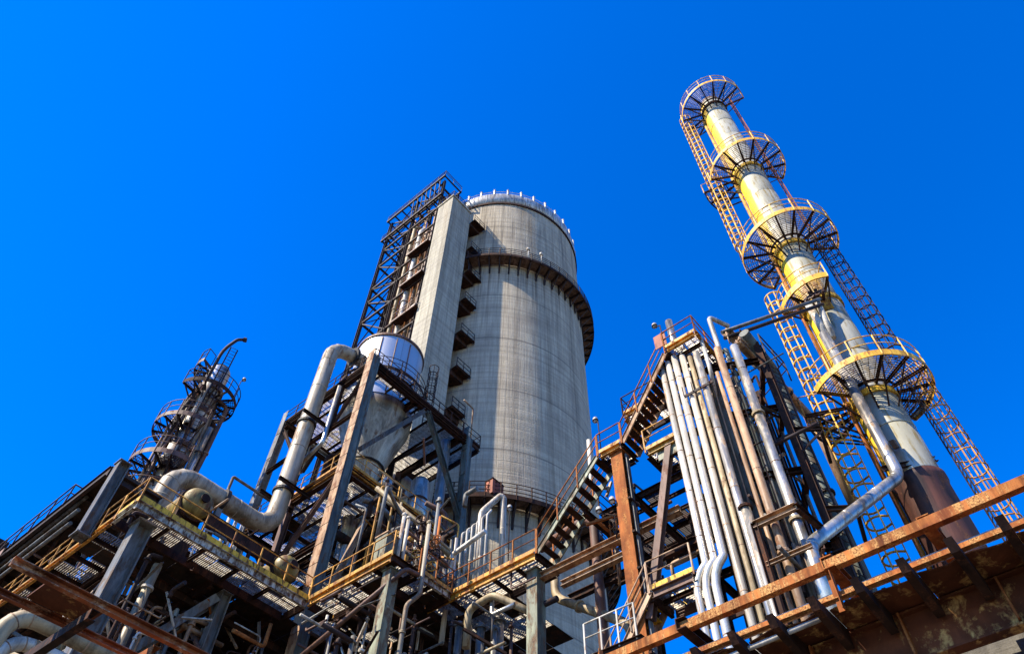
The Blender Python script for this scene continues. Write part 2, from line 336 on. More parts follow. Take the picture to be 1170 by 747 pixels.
# ------------------------------------------------------------------ concrete and ground materials
def concrete(name, cx, cy, rad, c1=(.50,.435,.32), c2=(.36,.31,.235), boards=.55, lift=1.25):
    m, nt, b = base_mat(name); g = nt.nodes.new('ShaderNodeNewGeometry'); sp = nt.nodes.new('ShaderNodeSeparateXYZ'); nt.links.new(g.outputs['Position'], sp.inputs[0])
    def mt(op, a, b2=None):
        n = nt.nodes.new('ShaderNodeMath'); n.operation = op
        for i, x in enumerate((a, b2)):
            if x is None: continue
            if isinstance(x, (int, float)): n.inputs[i].default_value = x
            else: nt.links.new(x, n.inputs[i])
        return n.outputs[0]
    if rad: ang = mt('MULTIPLY', mt('ARCTAN2', mt('SUBTRACT', sp.outputs[1], cy), mt('SUBTRACT', sp.outputs[0], cx)), rad)
    else: ang = mt('ADD', sp.outputs[0], sp.outputs[1])
    cb = nt.nodes.new('ShaderNodeCombineXYZ'); nt.links.new(ang, cb.inputs[0]); nt.links.new(sp.outputs[2], cb.inputs[1])
    def nz(sx, sy, scale, det=5, ro=.6):
        mp = nt.nodes.new('ShaderNodeMapping'); mp.inputs['Scale'].default_value = (sx, sy, 1); nt.links.new(cb.outputs[0], mp.inputs[0]); return noise(nt, mp.outputs[0], scale, det, ro)
    stre = nz(1, .025, .9, 6, .65); fine = nz(1, .05, 5.0, 4); bl = nz(1, 1, .25, 6); gr = nz(1, 1, 6, 6, .7); hor = nz(.03, 1, 2.3, 4, .6); hor2 = nz(.05, 1, 9, 3)
    col = mixc(nt, ramp(nt, bl, [(.3, 0), (.7, 1)]), c1, c2)
    col = mixc(nt, .8, col, ramp(nt, stre, [(.28, (.42,.39,.36)), (.5, (1,1,1)), (.72, (1.12,1.1,1.05))]), 'MULTIPLY')
    col = mixc(nt, .6, col, ramp(nt, fine, [(.3, (.62,.60,.58)), (.6, (1.08,1.07,1.05))]), 'MULTIPLY')
    col = mixc(nt, .62, col, ramp(nt, hor, [(.32, (.66,.65,.63)), (.58, (1.08,1.08,1.07))]), 'MULTIPLY')
    col = mixc(nt, .35, col, ramp(nt, gr, [(.3, (.6,.6,.6)), (.65, (1.15,1.15,1.15))]), 'MULTIPLY')
    brown = nz(1, .06, .42, 4); bf = ramp(nt, brown, [(.56, 0), (.70, 1)])
    zt = N(nt, 'ShaderNodeMapRange'); zt.inputs['From Min'].default_value = 70; zt.inputs['From Max'].default_value = 87; nt.links.new(sp.outputs[2], zt.inputs[0])
    bz = nt.nodes.new('ShaderNodeMath'); bz.operation = 'MULTIPLY'; nt.links.new(bf, bz.inputs[0]); nt.links.new(zt.outputs[0], bz.inputs[1])
    col = mixc(nt, bz.outputs[0], col, (.27,.18,.09))
    run = nz(1, .03, 2.2, 5, .7); rz = N(nt, 'ShaderNodeMapRange'); rz.inputs['From Min'].default_value = 56; rz.inputs['From Max'].default_value = 71; nt.links.new(sp.outputs[2], rz.inputs[0])
    rf = mt('MULTIPLY', ramp(nt, run, [(.5, 0), (.66, 1)]), mt('MULTIPLY', rz.outputs[0], .6)); col = mixc(nt, rf, col, (.10,.085,.065))
    if rad:
        per = mt('ABSOLUTE', mt('SUBTRACT', mt('FRACT', mt('MULTIPLY', ang, 60/(2*PI*rad))), .5)); bm_ = ramp(nt, mt('ADD', per, mt('MULTIPLY', mt('SUBTRACT', gr, .5), .25)), [(.40, 0), (.47, 1)])
        zz_ = N(nt, 'ShaderNodeMapRange'); zz_.inputs['From Min'].default_value = 60; zz_.inputs['From Max'].default_value = 70; nt.links.new(sp.outputs[2], zz_.inputs[0])
        up_ = mt('LESS_THAN', sp.outputs[2], 71.0); col = mixc(nt, mt('MULTIPLY', mt('MULTIPLY', bm_, up_), mt('MULTIPLY', mt('MULTIPLY', zz_.outputs[0], bl), 1.1)), col, (.09,.06,.035))
        pj = mt('FRACT', mt('ADD', mt('MULTIPLY', sp.outputs[2], 1/7.3), mt('MULTIPLY', hor, .05))); col = mixc(nt, mt('MULTIPLY', mt('LESS_THAN', pj, .02), .55), col, (.12,.105,.085))
    # form-board joints and lift joints as relief
    jb = mt('ABSOLUTE', mt('SUBTRACT', mt('FRACT', mt('MULTIPLY', ang, 1/boards)), .5)); jl = mt('ABSOLUTE', mt('SUBTRACT', mt('FRACT', mt('MULTIPLY', sp.outputs[2], 1/lift)), .5))
    jm = mt('MINIMUM', mt('MULTIPLY', mt('SUBTRACT', .5, jb), 14), mt('MULTIPLY', mt('SUBTRACT', .5, jl), 18)); jm = mt('MINIMUM', jm, 1.0)
    col = mixc(nt, .30, col, mixc(nt, jm, (.55,.53,.5), (1,1,1)), 'MULTIPLY')
    nt.links.new(col, b.inputs['Base Color']); b.inputs['Roughness'].default_value = .9; b.inputs['Specular IOR Level'].default_value = .2
    h = mt('ADD', mt('MULTIPLY', jm, .5), mt('ADD', gr, mt('MULTIPLY', mt('ADD', hor2, fine), .8))); bump(nt, b, h, .55, .05); return m
SX, SY, SR = 38.5, 36.4, 9.9
CONC = concrete('silo_concrete', SX, SY, SR)
CONC2 = concrete('shaft_concrete', 0, 0, None, (.44,.41,.32), (.35,.325,.26), .9, 2.5)
GROUND, nt_, b_ = base_mat('ground_gravel_concrete'); v_ = coords(nt_, world=True); b_.inputs['Roughness'].default_value = .95
nt_.links.new(mixc(nt_, noise(nt_, v_, .3, 8), (.055,.047,.04), (.085,.074,.06)), b_.inputs['Base Color']); bump(nt_, b_, noise(nt_, v_, 9, 6), .4, .03)
g = MB().box(-1500, 1500, -1500, 1500, -.5, 0).build('ground', GROUND); g['kind'] = 'structure'
PARA = paint('parapet_metal', (.52,.52,.50), (.44,.44,.42), .10, (.3,.22,.15), (.2,.13,.09), .45, .3)
# ------------------------------------------------------------------ silo (prilling tower)
t = thing('concrete_tower', 'giant round grey concrete tower with white metal band at its top', 'tower', (SX, SY, 0))
MB().lathe([(SR, 0)]+[(SR, z) for z in range(8, 85, 8)]+[(SR, 86.2)], SX, SY, 128).lathe([(SR, 86.2), (0, 86.5)], SX, SY, 128).build('shell', CONC, t)
MB().lathe([(SR-.05, 85.9), (SR+.16, 85.9), (SR+.16, 86.3), (SR-.05, 86.3)], SX, SY, 128, sm=False).build('rim_band', RUSTD, t)
for i in range(36):
    a0, a1 = 2*PI*i/36, 2*PI*(i+1)/36
    MB().lathe([(SR+.05, 86.3), (SR+.08, 86.3), (SR+.08, 88.7), (SR+.0, 88.9), (SR-.05, 88.7)], SX, SY, 4, a0+.002, a1-.002).build('parapet_panel', PARA, t)
MB().lathe([(SR+.03, 88.6), (SR-.2, 89.1), (1, 90.5)], SX, SY, 96).build('roof', WHITE, t)
for i in range(36):
    x, y = pol(SR+.03, 2*PI*(i+.5)/36); inst('vent_post', 'ventpost', lambda: MB().box(-.09, .09, -.09, .09, 0, 1.15).box(-.13, .13, -.13, .13, 1.15, 1.22), WHITE, t, (SX+x, SY+y, 88.55))
rod(t, 'top_rail', [(SX+pol(SR-.1, 2*PI*i/96)[0], SY+pol(SR-.1, 2*PI*i/96)[1], 89.6) for i in range(97)], .03, WHITE)
BRPL = paint('brown_gallery_plate', (.30,.19,.13), (.24,.15,.10), .2, (.15,.07,.035), (.08,.04,.025), .8)
def gallery(label, z, r1, deep, rm):
    t = thing('gallery', label, 'gallery', (SX, SY, z)); n = 60
    for i in range(n):
        a = 2*PI*i/n; a2 = 2*PI*(i+1)/n; P = lambda r, q, zz: (SX+r*math.cos(q), SY+r*math.sin(q), zz)
        MB().lathe([(SR+.02, z), (SR+.02, z-.05), (r1-.02, z-.05), (r1-.02, z), (SR+.02, z)], SX, SY, 3, a+.004, a2-.004, False).build('floor_plate', BRPL, t)
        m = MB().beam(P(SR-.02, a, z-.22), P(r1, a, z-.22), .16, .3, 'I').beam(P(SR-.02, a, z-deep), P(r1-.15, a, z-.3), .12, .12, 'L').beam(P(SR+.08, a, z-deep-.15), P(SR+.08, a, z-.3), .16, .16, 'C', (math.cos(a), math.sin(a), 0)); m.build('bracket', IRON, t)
        inst('post', ('gpost',), lambda: MB().box(-.035, .035, -.035, .035, -.2, 1.15), rm, t, P(r1, a, z))
    MB().lathe([(r1-.015, z-.3), (r1+.02, z-.3), (r1+.02, z+.12), (r1-.015, z+.12), (r1-.015, z-.3)], SX, SY, 120, sm=False).build('toe_board', RUSTD, t)
    for k in (.4, .78, 1.15): rod(t, 'rail', [(SX+r1*math.cos(2*PI*i/120), SY+r1*math.sin(2*PI*i/120), z+k) for i in range(121)], .032, rm)
    return t
gallery('upper railed gallery ringing the concrete tower on dark brackets', 71.6, 11.3, 1.7, IRON)
gallery('lower railed gallery ringing the concrete tower behind the staircase', 38.0, 11.15, 1.9, RUSTD)
# warning lamps and small boxes on the gallery
for i, (a, lb) in enumerate([(238, 'small white lamp on upper gallery rail of concrete tower, left one'), (246, 'small white lamp on upper gallery rail of concrete tower, right one')]):
    x, y = pol(11.3, math.radians(a)); o = MB().tube([(SX+x, SY+y, 71.6), (SX+x, SY+y, 73.3)], .05, 6).axial([(0, 0), (.2, .02), (.22, .3), (.12, .42), (0, .42)], (SX+x, SY+y, 73.2), (0, 0, 1), 10).build('lamp', WHITE); tag(o, lb, 'lamp')
t = thing('cabinet', 'small brown cabinet on the lower gallery of the concrete tower', 'cabinet', (SX+pol(10.6, math.radians(226))[0], SY+pol(10.6, math.radians(226))[1], 38))
x, y = t.location[0], t.location[1]; MB().box(x-.7, x+.5, y-.35, y+.35, 38.0, 39.3).build('body', REDB, t); MB().box(x-.75, x+.55, y-.4, y+.4, 39.3, 39.38).build('lid', RUSTD, t)
# ------------------------------------------------------------------ lift shaft and landings
HX0, HX1, HY0, HY1 = 24.95, 28.0, 32.05, 34.47
t = thing('concrete_shaft', 'square pale concrete lift shaft standing against the round tower', 'shaft', (26.5, 33.2, 0))
m = MB(); prof = [(-1.6, -1.27), (1.6, -1.27), (1.6, 1.27), (-1.6, 1.27)]
m.poly([(HX0, HY0), (HX1, HY0), (HX1, HY1), (HX0, HY1)], 0, 81.5).build('shell', CONC2, t)
MB().poly([(HX0-.12, HY0-.12), (HX1+.05, HY0-.12), (HX1+.05, HY1+.1), (HX0-.12, HY1+.1)], 81.5, 81.8).build('cap', CONC2, t)
for i, z in enumerate((79.3, 73.1, 68.2, 63.0, 57.6, 52.4, 47.2)):
    nm = ['topmost', 'second', 'third', 'fourth', 'fifth', 'sixth', 'seventh'][i]
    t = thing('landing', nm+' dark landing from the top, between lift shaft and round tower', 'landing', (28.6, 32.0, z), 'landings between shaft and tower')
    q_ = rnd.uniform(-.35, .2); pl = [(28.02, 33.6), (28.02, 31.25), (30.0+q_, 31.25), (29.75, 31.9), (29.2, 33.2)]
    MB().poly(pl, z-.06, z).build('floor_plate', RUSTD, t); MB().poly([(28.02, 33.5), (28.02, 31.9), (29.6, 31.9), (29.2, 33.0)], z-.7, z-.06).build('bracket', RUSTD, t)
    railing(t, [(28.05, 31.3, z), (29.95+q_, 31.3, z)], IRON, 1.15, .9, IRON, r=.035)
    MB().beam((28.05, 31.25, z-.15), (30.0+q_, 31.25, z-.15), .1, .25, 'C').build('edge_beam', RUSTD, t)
t = thing('roof_railing', 'dark railing on top of the square concrete lift shaft', 'railing', (26.5, 33.2, 81.8))
railing(t, [(HX0, HY1, 81.8), (HX0, HY0, 81.8), (HX1, HY0, 81.8)], IRON, 1.1, 1.1, r=.04)
# ------------------------------------------------------------------ lattice tower left of the shaft
t = thing('lattice_tower', 'tall dark steel lattice tower rising behind the square concrete shaft', 'tower', (26.4, 39.6, 0))
LX0, LX1, LY0, LY1, LZ = 25.2, 27.7, 34.75, 44.4, 89.6
for x in (LX0, LX1):
    for y in (LY0, 39.6, LY1): bar(t, 'post', (x, y, 0), (x, y, LZ), .34, IRON, .34, 'H')
zs = [24+3.9*i-(1.1 if i % 3 == 1 else 0) for i in range(17)]
for i, z in enumerate(zs):
    z2 = zs[i+1] if i+1 < len(zs) else LZ
    for x in (LX0, LX1):
        bar(t, 'girt', (x, LY0, z), (x, LY1, z), .2, IRON, .22, 'C')
        for ya, yb in ((LY0, 39.6), (39.6, LY1)):
            if x == LX0 and ya == LY0 and z < 80: continue
            bar(t, 'brace', (x+.04, ya, z), (x+.04, yb, z2), .13, IRON, .13, 'L'); bar(t, 'brace', (x-.04, yb, z), (x-.04, ya, z2), .13, IRON, .13, 'L')
    for y in (LY0, LY1):
        bar(t, 'girt', (LX0, y, z+.02), (LX1, y, z+.02), .2, IRON, .22, 'C'); bar(t, 'brace', (LX0, y+.05, z), (LX1, y+.05, z2), .12, IRON, .12, 'L')
for z in (84.4, LZ):
    for x in (LX0-.5, LX1): bar(t, 'top_girt', (x, LY0-.6, z+.15), (x, LY1+.4, z+.15), .22, IRON, .3, 'C')
    for j in range(9): y = LY0-.5+1.3*j; bar(t, 'floor_joist', (LX0-.5, y, z+.1), (LX1, y, z+.1), .14, IRON, .2, 'I')
    railing(t, [(LX0-.5, LY1+.4, z+.3), (LX0-.5, LY0-.6, z+.3), (LX1, LY0-.6, z+.3)], IRON, 1.15, 1.3, r=.045)
for j in range(7): y = LY0+.8*j; bar(t, 'hanger', (LX0-.45, y, 84.6), (LX0-.45, y+.3, LZ), .1, IRON, .1, 'L')
for k in range(30):
    y, x = rnd.uniform(35.2, 41.0), rnd.uniform(25.4, 27.4); tag(MB().tube([(x, y, 20), (x, y, rnd.uniform(70, 88))], rnd.choice([.06, .09, .13]), 8).build('riser_pipe', rnd.choice([BROWN, COPP, RUSTD, BEIGE, RUST, BROWN, WHITE])), 'slim riser pipe among the members of the dark lattice tower', 'pipe', 'slim risers in the lattice tower')
for k, (y, x, r, mt_, lb) in enumerate([(36.7, 25.65, .22, COPP, 'brown riser pipe nearest the shaft in the dark lattice tower'), (37.6, 25.45, .30, WHITE, 'thick white riser pipe in the middle of the dark lattice tower'),
        (38.3, 25.75, .16, CREAM, 'thin cream riser pipe beside the white one in the dark lattice tower'), (39.1, 25.45, .2, BEIGE, 'beige riser pipe left of the white one in the dark lattice tower'), (35.8, 25.75, .2, BROWN, 'dark brown riser pipe tucked against the square concrete shaft')]):
    pipe('riser_pipe', lb, [(x, y, 20), (x, y, 79+k*1.2), (x+.8, y, 80.2+k*1.2)], r, mt_, flanges=(30, 45, 57))
for i, (y, z, lb) in enumerate([(35.6, 73.8, 'upper'), (35.5, 67.3, 'middle'), (35.3, 60.8, 'lower')]):
    t = thing('shaft_platform', lb+' small railed platform on the sunlit left face of the square shaft', 'platform', (25.6, y, z))
    MB().box(24.5, 25.5, y-.9, y+2.4, z-.08, z).build('floor_plate', RUSTD, t); MB().beam((24.5, y-.9, z-.2), (24.5, y+2.4, z-.2), .1, .24, 'C').build('edge_beam', BROWN, t)
    railing(t, [(24.5, y+2.4, z), (24.5, y-.9, z)], COPP, 1.1, 1.2, r=.04); MB().box(24.9, 25.4, y-.4, y+.4, z, z+1.1).build('cabinet', WHITE, t)
# ------------------------------------------------------------------ hopper structure (upper frame)
UX0, UX1, UY0, UY1, UZ, MZ = 16.5, 24.7, 26.2, 35.0, 38.0, 29.3
DRX, DRY, DRR = 19.95, 29.55, 2.4
t = thing('hopper_structure', 'tall riveted steel frame carrying the silver hopper in front of the round tower', 'frame', (20, 28, 0))
def leg(x, y, z0, z1, w, m1, rm, step=.55):
    k = w/2
    o = MB().beam((x, y, z0), (x, y, z1), w*.9, w*.9, 'box', (0,1,0)).build('leg', m1, t)
    for s in (-1, 1):
        for q in (-1, 1): MB().beam((x+s*(k-.05), y+q*(k-.05), z0), (x+s*(k-.05), y+q*(k-.05), z1), .1, .1, 'box').build('corner_angle', m1, o)
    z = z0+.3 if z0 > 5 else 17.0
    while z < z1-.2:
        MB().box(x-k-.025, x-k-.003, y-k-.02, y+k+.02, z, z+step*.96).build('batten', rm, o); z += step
leg(UX0, UY0, 0, 38.3, .58, TEAL, TAN, 1.15)  # sun and shade put into colour: tan battens on lit face, teal core
leg(25.35, UY0, 0, 38.0, .46, TEAL, TEAL, 2.2)
leg(UX0, UY1-.2, 0, 37.6, .46, GREY, GREY, 2.2)
leg(UX1, UY1-.2, 0, 37.6, .5, RUSTD, RUSTD, 4)
B = lambda nm, a, b, w_, m_, h=None, k='I': bar(t, nm, a, b, w_, m_, h, k)
for z, mt_ in ((UZ-.45, RUSTD), (MZ-.45, RUSTD)):
    for y in (UY0, UY1-.2): B('main_beam', (UX0, y, z), (25.4, y, z), .3, mt_, .5)
    for x in (UX0, 20.4, UX1): B('main_beam', (x, UY0, z), (x, UY1, z), .3, mt_, .5)
B('knee_brace', (17.0, 26.15, 30.6), (21.2, 26.15, 37.3), .30, GREY, .28); B('knee_brace', (21.4, 26.12, 37.4), (25.2, 26.12, 31.0), .30, TEAL, .28)
B('knee_brace', (18.9, 26.1, 28.6), (17.0, 26.1, 20.6), .28, COPP, .26); B('knee_brace', (19.2, 26.1, 28.6), (22.3, 26.1, 20.2), .26, RUSTD, .26)
B('side_brace', (16.45, 26.5, 37.2), (16.45, 30.4, 31.0), .18, RUSTD, .18); B('side_brace', (16.45, 34.6, 37.2), (16.45, 30.6, 31.0), .18, RUSTD, .18)
B('side_brace', (16.45, 26.6, 28.6), (16.45, 30.3, 24.2), .22, BROWN, .22); B('side_brace', (16.45, 34.4, 28.8), (16.45, 30.5, 24.0), .22, RUSTD, .22); B('side_post', (16.4, 30.4, 19.7), (16.4, 30.4, 28.8), .34, BROWN, .34)
B('side_beam', (16.4, 26.4, 24.2), (16.4, 34.6, 24.2), .22, RUSTD, .26); B('side_beam', (16.4, 26.4, 33.4), (16.4, 34.6, 33.4), .2, RUSTD, .24)
B('side_post', (16.45, 30.9, 29.3), (16.45, 30.9, 37.4), .22, RUSTD, .22); B('side_post', (16.45, 28.8, 33.4), (16.45, 28.8, 37.4), .2, RUSTD, .2)
# hopper vessel
out = lambda x, y: (x-DRX)**2+(y-DRY)**2 < (DRR+.35)**2
t = deck('platform', 'upper grating platform around the silver hopper, highest deck of the left frame', UX0-.1, UX1, UY0-.1, UY1, UZ, 'ac', RUSTD, RUSTD, RUSTD, RUSTD, GALV, 1.15, 1.0, .42, 1.15, skip=out, plate=.06, pm=PLATE)
for x in (25.2, 26.0): pass
deck('platform', 'right end of the upper platform, beside the square concrete shaft', UX1+.06, 26.45, UY0-.1, 31.6, UZ, 'ad', RUSTD, RUSTD, RUSTD, IRON, GALV, .85, 1.0, .42, .85)
deck('platform', 'middle grating platform of the hopper frame with yellow rails', UX0-.1, 25.4, UY0-.1, UY1, MZ, 'ac', YELO, YELO, RUSTD, YELO, GALV, 1.1, 1.0, .36, 1.1, plate=.08, pm=PLATE, drop=.04, skip=lambda x, y: x > 20.5 and y > 29)
deck('platform', 'lower grating platform between the legs of the hopper frame', UX0+.5, 25.0, UY0+.6, UY1, 24.2, '', RUSTD, None, RUSTD, None, GALV, 1.1, 1.1, .3, 1.1, plate=.25, pm=PLATE, drop=.12)
HOPC, nt_, b_ = base_mat('hopper_polished_metal'); b_.inputs['Metallic'].default_value = .7; b_.inputs['Roughness'].default_value = .4
nt_.links.new(mixc(nt_, noise(nt_, coords(nt_, (1,1,.2)), 1.2, 5), (.44,.44,.42), (.60,.60,.57)), b_.inputs['Base Color']); bump(nt_, b_, noise(nt_, coords(nt_), .9, 2), .12, .05)
HOPD = paint('hopper_cone_metal', (.48,.43,.34), (.36,.31,.24), .13, (.2,.13,.08), (.1,.06,.04), .45, .35, sc=.8, streak=.2)
t = thing('hopper', 'large silver round hopper with cone bottom set in the upper platform', 'hopper', (DRX, DRY, 31))
for i in range(10): MB().lathe([(DRR, 37.8), (DRR, 43.9)], DRX, DRY, 8, 2*PI*i/10+.004, 2*PI*(i+1)/10-.004).build('shell_panel', HOPC, t)
MB().lathe([(DRR-.01, 37.8), (DRR-.01, 43.9)], DRX, DRY, 48).build('inner_shell', HOPD, t)
MB().lathe([(DRR-.02, 43.85), (DRR+.09, 43.85), (DRR+.09, 44.05), (DRR-.02, 44.05)], DRX, DRY, 64, sm=False).build('top_rim', BROWN, t)
MB().lathe([(DRR-.02, 39.3), (DRR+.12, 39.3), (DRR+.12, 39.5), (DRR-.02, 39.5)], DRX, DRY, 64, sm=False).build('stiffener_ring', RUSTD, t)
MB().lathe([(DRR, 44.0), (1.2, 44.6), (0, 44.7)], DRX, DRY, 48).build('roof', HOPD, t)
MB().lathe([(DRR-.03, 37.9), (DRR-.06, 36.9), (DRR-.2, 36.5), (.55, 31.4)], DRX, DRY, 48).build('cone', HOPD, t)
MB().lathe([(.62, 31.4), (.62, 29.2), (.5, 29.0), (.5, 26.0)], DRX, DRY, 24).build('outlet', SILV, t)
MB().lathe([(.6, 31.5), (.86, 31.5), (.86, 31.25), (.6, 31.25)], DRX, DRY, 24, sm=False).build('outlet_flange', BLACK, t)
rod(t, 'vent_ring', [(DRX+1.25*math.cos(a*PI/8), DRY-.0+1.25*math.sin(a*PI/8), 33.2) for a in range(17)], .07, BLACK)
for a in (215, 240, 265): x, y = pol(DRR+.02, math.radians(a)); rod(t, 'side_pipe', [(DRX+x, DRY+y, 38), (DRX+x, DRY+y, 43.6)], .045, BROWN)
sector('platform', 'narrow railed walkway ringing the silver hopper above the upper deck', DRX, DRY, DRR+.06, DRR+.6, 39.75, 150, 330, RUSTD, RUSTD, GALV, RUSTD, DRR, toeh=.2, strut=False, h=1.0)
# big duct
pipe('duct', 'thick cream duct dropping from the silver hopper and bending left over the platform', [(17.62, 29.35, 41.45), (15.25, 29.5, 40.85), (15.25, 29.5, 25.7), (9.6, 29.5, 25.7), (9.6, 29.5, 19.8)], .48, DUCT, cat='duct', bend=1.1, bands=2.6, flanges=(.75,), fmat=BLACK, n=24)
t = thing('duct_hanger', 'dark steel bracket pair clamping the cream duct to the hopper frame', 'bracket', (15.6, 29.5, 33.4))
for z in (33.4, 28.2): bar(t, 'arm', (14.35, 30.3, z), (16.5, 30.3, z), .14, IRON, .2, 'C'); bar(t, 'arm', (14.35, 28.7, z), (16.5, 28.7, z), .14, IRON, .2, 'C'); MB().axial([(.48, -.08), (.57, -.08), (.57, .08), (.48, .08)], (15.25, 29.5, z), (0,0,1), 24, False).build('clamp', BLACK, t)
t = thing('duct_support', 'black clamp ring and post under the sloping left end of the cream duct', 'support', (12.3, 29.5, 19.7))
MB().axial([(.48, -.1), (.59, -.1), (.59, .1), (.48, .1)], (12.3, 29.5, 25.7), (1,0,0), 24, False).build('clamp', BLACK, t); bar(t, 'post', (12.3, 29.5, 19.7), (12.3, 29.5, 25.2), .3, GREY, .3, 'H')
# silver and brown pipes within the frame
pipe('pipe', 'silver pipe dropping beside the tan riveted leg under the upper platform', [(16.1, 28.6, 36.9), (16.1, 28.6, 32.0), (15.9, 30.8, 30.6)], .13, SILV)
pipe('pipe', 'blue-grey vertical pipe under the right end of the upper platform', [(24.3, 27.2, 37.5), (24.3, 27.2, 30), (24.3, 27.2, 26)], .34, SILV, bands=2)
t = thing('pressure_vessel', 'short upright silver tank on the middle platform of the hopper frame', 'tank', (22.4, 26.9, MZ))
MB().lathe([(0, MZ+.3), (.4, MZ+.3), (.58, MZ+.7), (.58, MZ+3.0), (.4, MZ+3.3), (0, MZ+3.4)], 22.4, 26.9, 28).build('shell', SILV, t); MB().lathe([(.62, MZ+1.5), (.62, MZ+1.65)], 22.4, 26.9, 28).build('band', RUSTD, t)
for a in (45, 165, 285): x, y = pol(.45, math.radians(a)); bar(t, 'foot', (22.4+x, 26.9+y, MZ), (22.4+x, 26.9+y, MZ+.7), .12, RUSTD)
pipe('pipe', 'grey pipe arching under the middle platform near the tan leg', [(17.6, 25.6, 27.2), (18.6, 25.6, 27.6), (20.0, 25.6, 27.2), (21.5, 25.6, 26.2)], .16, GREY)
pipe('pipe', 'thin rusty pipe rising from the upper platform by the square shaft', [(25.6, 26.2, 38), (25.6, 26.2, 41.2), (24.6, 26.2, 41.3)], .06, COPP)
ladder('ladder', 'dark caged ladder beside the silver hopper against the square shaft', 22.6, 27.6, 38.0, 43.6, math.radians(230), IRON, cage0=1.8, cr=.36)
# frame clutter: hoses, cable trays, dark pipes between the decks
for i in range(54):
    z = rnd.choice([36.6, 35.4, 31.0, 28.2, 27.6, 26.4, 23.0]); y = rnd.uniform(27, 34); x = rnd.uniform(17, 19)
    if z > 31 and i % 2: pass
    if i % 3 == 0: pts = [(x, y, z-2.5), (x, y, z), (24.5, y, z)]
    elif i % 3 == 1: pts = [(20+rnd.random()*4, 27, z), (20+rnd.random()*4, 34.5, z)]
    else: xx = rnd.uniform(20.8, 24.3); yy = rnd.uniform(30.6, 34); pts = [(xx, yy, 20), (xx, yy, 37)]
    if i % 3 == 0 and 30.5 < z < 38 and y < 31.6: continue
    pipe('pipe', 'dim pipe among the decks of the hopper frame', pts, rnd.choice([.08, .12, .2, .28]), rnd.choice([IRON, BROWN, GREY, RUSTD, SILV]), group='dim pipes inside the hopper frame')
# ------------------------------------------------------------------ lower structure at deck level z = 19.7
DZ = 19.7
deck('platform', 'long left platform edge with mustard toe board below the thick duct', 7.25, 15.3, 24.45, 26.0, DZ, 'ac', PALE, YELG, RUSTD, YELO, GALV, .8, .78, .34, 1.6, drop=.10, plate=.12, pm=PLATE, toeh=.22)
deck('platform', 'left side walkway with orange rails running back under the sky', 7.25, 8.75, 26.06, 42.0, DZ, 'c', YELO, YEL, RUSTD, YELO, GALV, .75, 1.0, .26, 1.6, jdir='x', plate=.35, pm=PLATE, drop=.05)
deck('platform', 'orange railed platform jutting forward beside the tan leg', 15.3, 16.7, 19.4, 24.4, DZ, 'c', YELO, YEL, RUSTD, YELO, GALV, .7, .9, .32, 1.25, jdir='x', drop=.04, plate=.3, pm=PLATE)
deck('platform', 'rusty railed platform under the valve manifold', 16.76, 18.64, 19.4, 20.9, DZ, 'a', PALE, YELO, RUSTD, RUST, GALV, .62, .75, .32, .95, drop=.05, plate=.2, pm=PLATE)
deck('platform', 'orange railed walkway leading to the foot of the zigzag stairs', 18.7, 20.1, 15.0, 20.9, DZ, 'c', YELO, YELO, RUSTD, RUST, GALV, .7, .85, .32, 1.2, jdir='x', drop=.03)
# columns carrying it
def column(label, x, y, z0, z1, w_, mat, kind='H', h=None):
    t = thing('steel_column', label, 'column', (x, y, z0)); MB().beam((x, y, z0), (x, y, z1), w_, h or w_, kind, (0,1,0)).build('shaft', mat, t)
    MB().box(x-w_*.62, x+w_*.62, y-w_*.62, y+w_*.62, z1, z1+.04).build('cap_plate', mat, t); MB().box(x-w_*.7, x+w_*.7, y-w_*.7, y+w_*.7, z0, z0+.05).build('base_plate', mat, t); return t
column('wide blue-grey steel column under the left platform corner', 8.05, 25.2, 0, 19.3, .62, GREY)
column('pale green column under the orange platform corner left of centre', 15.75, 19.85, 0, 19.25, .44, GREEN, 'box')
column('pale green column at centre under the foot of the zigzag stairs', 19.3, 15.5, 0, 19.25, .5, GREEN, 'box')
t = column('blue-grey column with a slanting strut under the middle of the left platform', 12.55, 26.15, 0, 19.2, .42, GREY)
bar(t, 'strut', (12.3, 26.15, 18.9), (9.0, 27.6, 14.2), .34, GREY, .34, 'H')
column('grey post standing on the left walkway against the sky', 6.95, 27.75, DZ-.3, 23.1, .46, GREY)
# upper left gallery (z about 24)
t = thing('covered_walkway', 'long dark elevated walkway at far left with thin railing against the sky', 'walkway', (8, 36, 23.8))
MB().box(6.75, 9.2, 28.4, 46.0, 23.15, 23.3).build('floor', PLATE, t)
for x in (6.75, 9.2): bar(t, 'girder', (x, 28.4, 23.0), (x, 46, 23.0), .16, IRON, .5, 'I')
for i in range(9): y = 28.6+2.1*i; bar(t, 'cross_beam', (6.8, y, 23.0), (9.15, y, 23.0), .12, IRON, .3, 'I')
railing(t, [(6.7, 46, 23.3), (6.7, 32.2, 23.3), (7.6, 32.2, 23.3)], IRON, 1.05, 1.5, r=.03)
for i in range(6): y = 31+2.6*i; bar(t, 'hanger', (7.6, y, DZ), (7.6, y, 23.3), .12, RUSTD, .12, 'H')
for y0_, z0_ in ((30.5, 22.9), (30.5, 22.2), (30.5, 21.5)): rod(t, 'conduit', [(7.0, y0_, z0_), (7.0, 45, z0_)], .09, GREY, 8)
tag(MB().poly([(6.6, 37.2), (6.64, 37.2), (6.64, 38.5), (6.6, 38.5)], 19.9, 23.2).build('panel', COPP), 'tan sheet panel hanging below the far left walkway', 'panel')
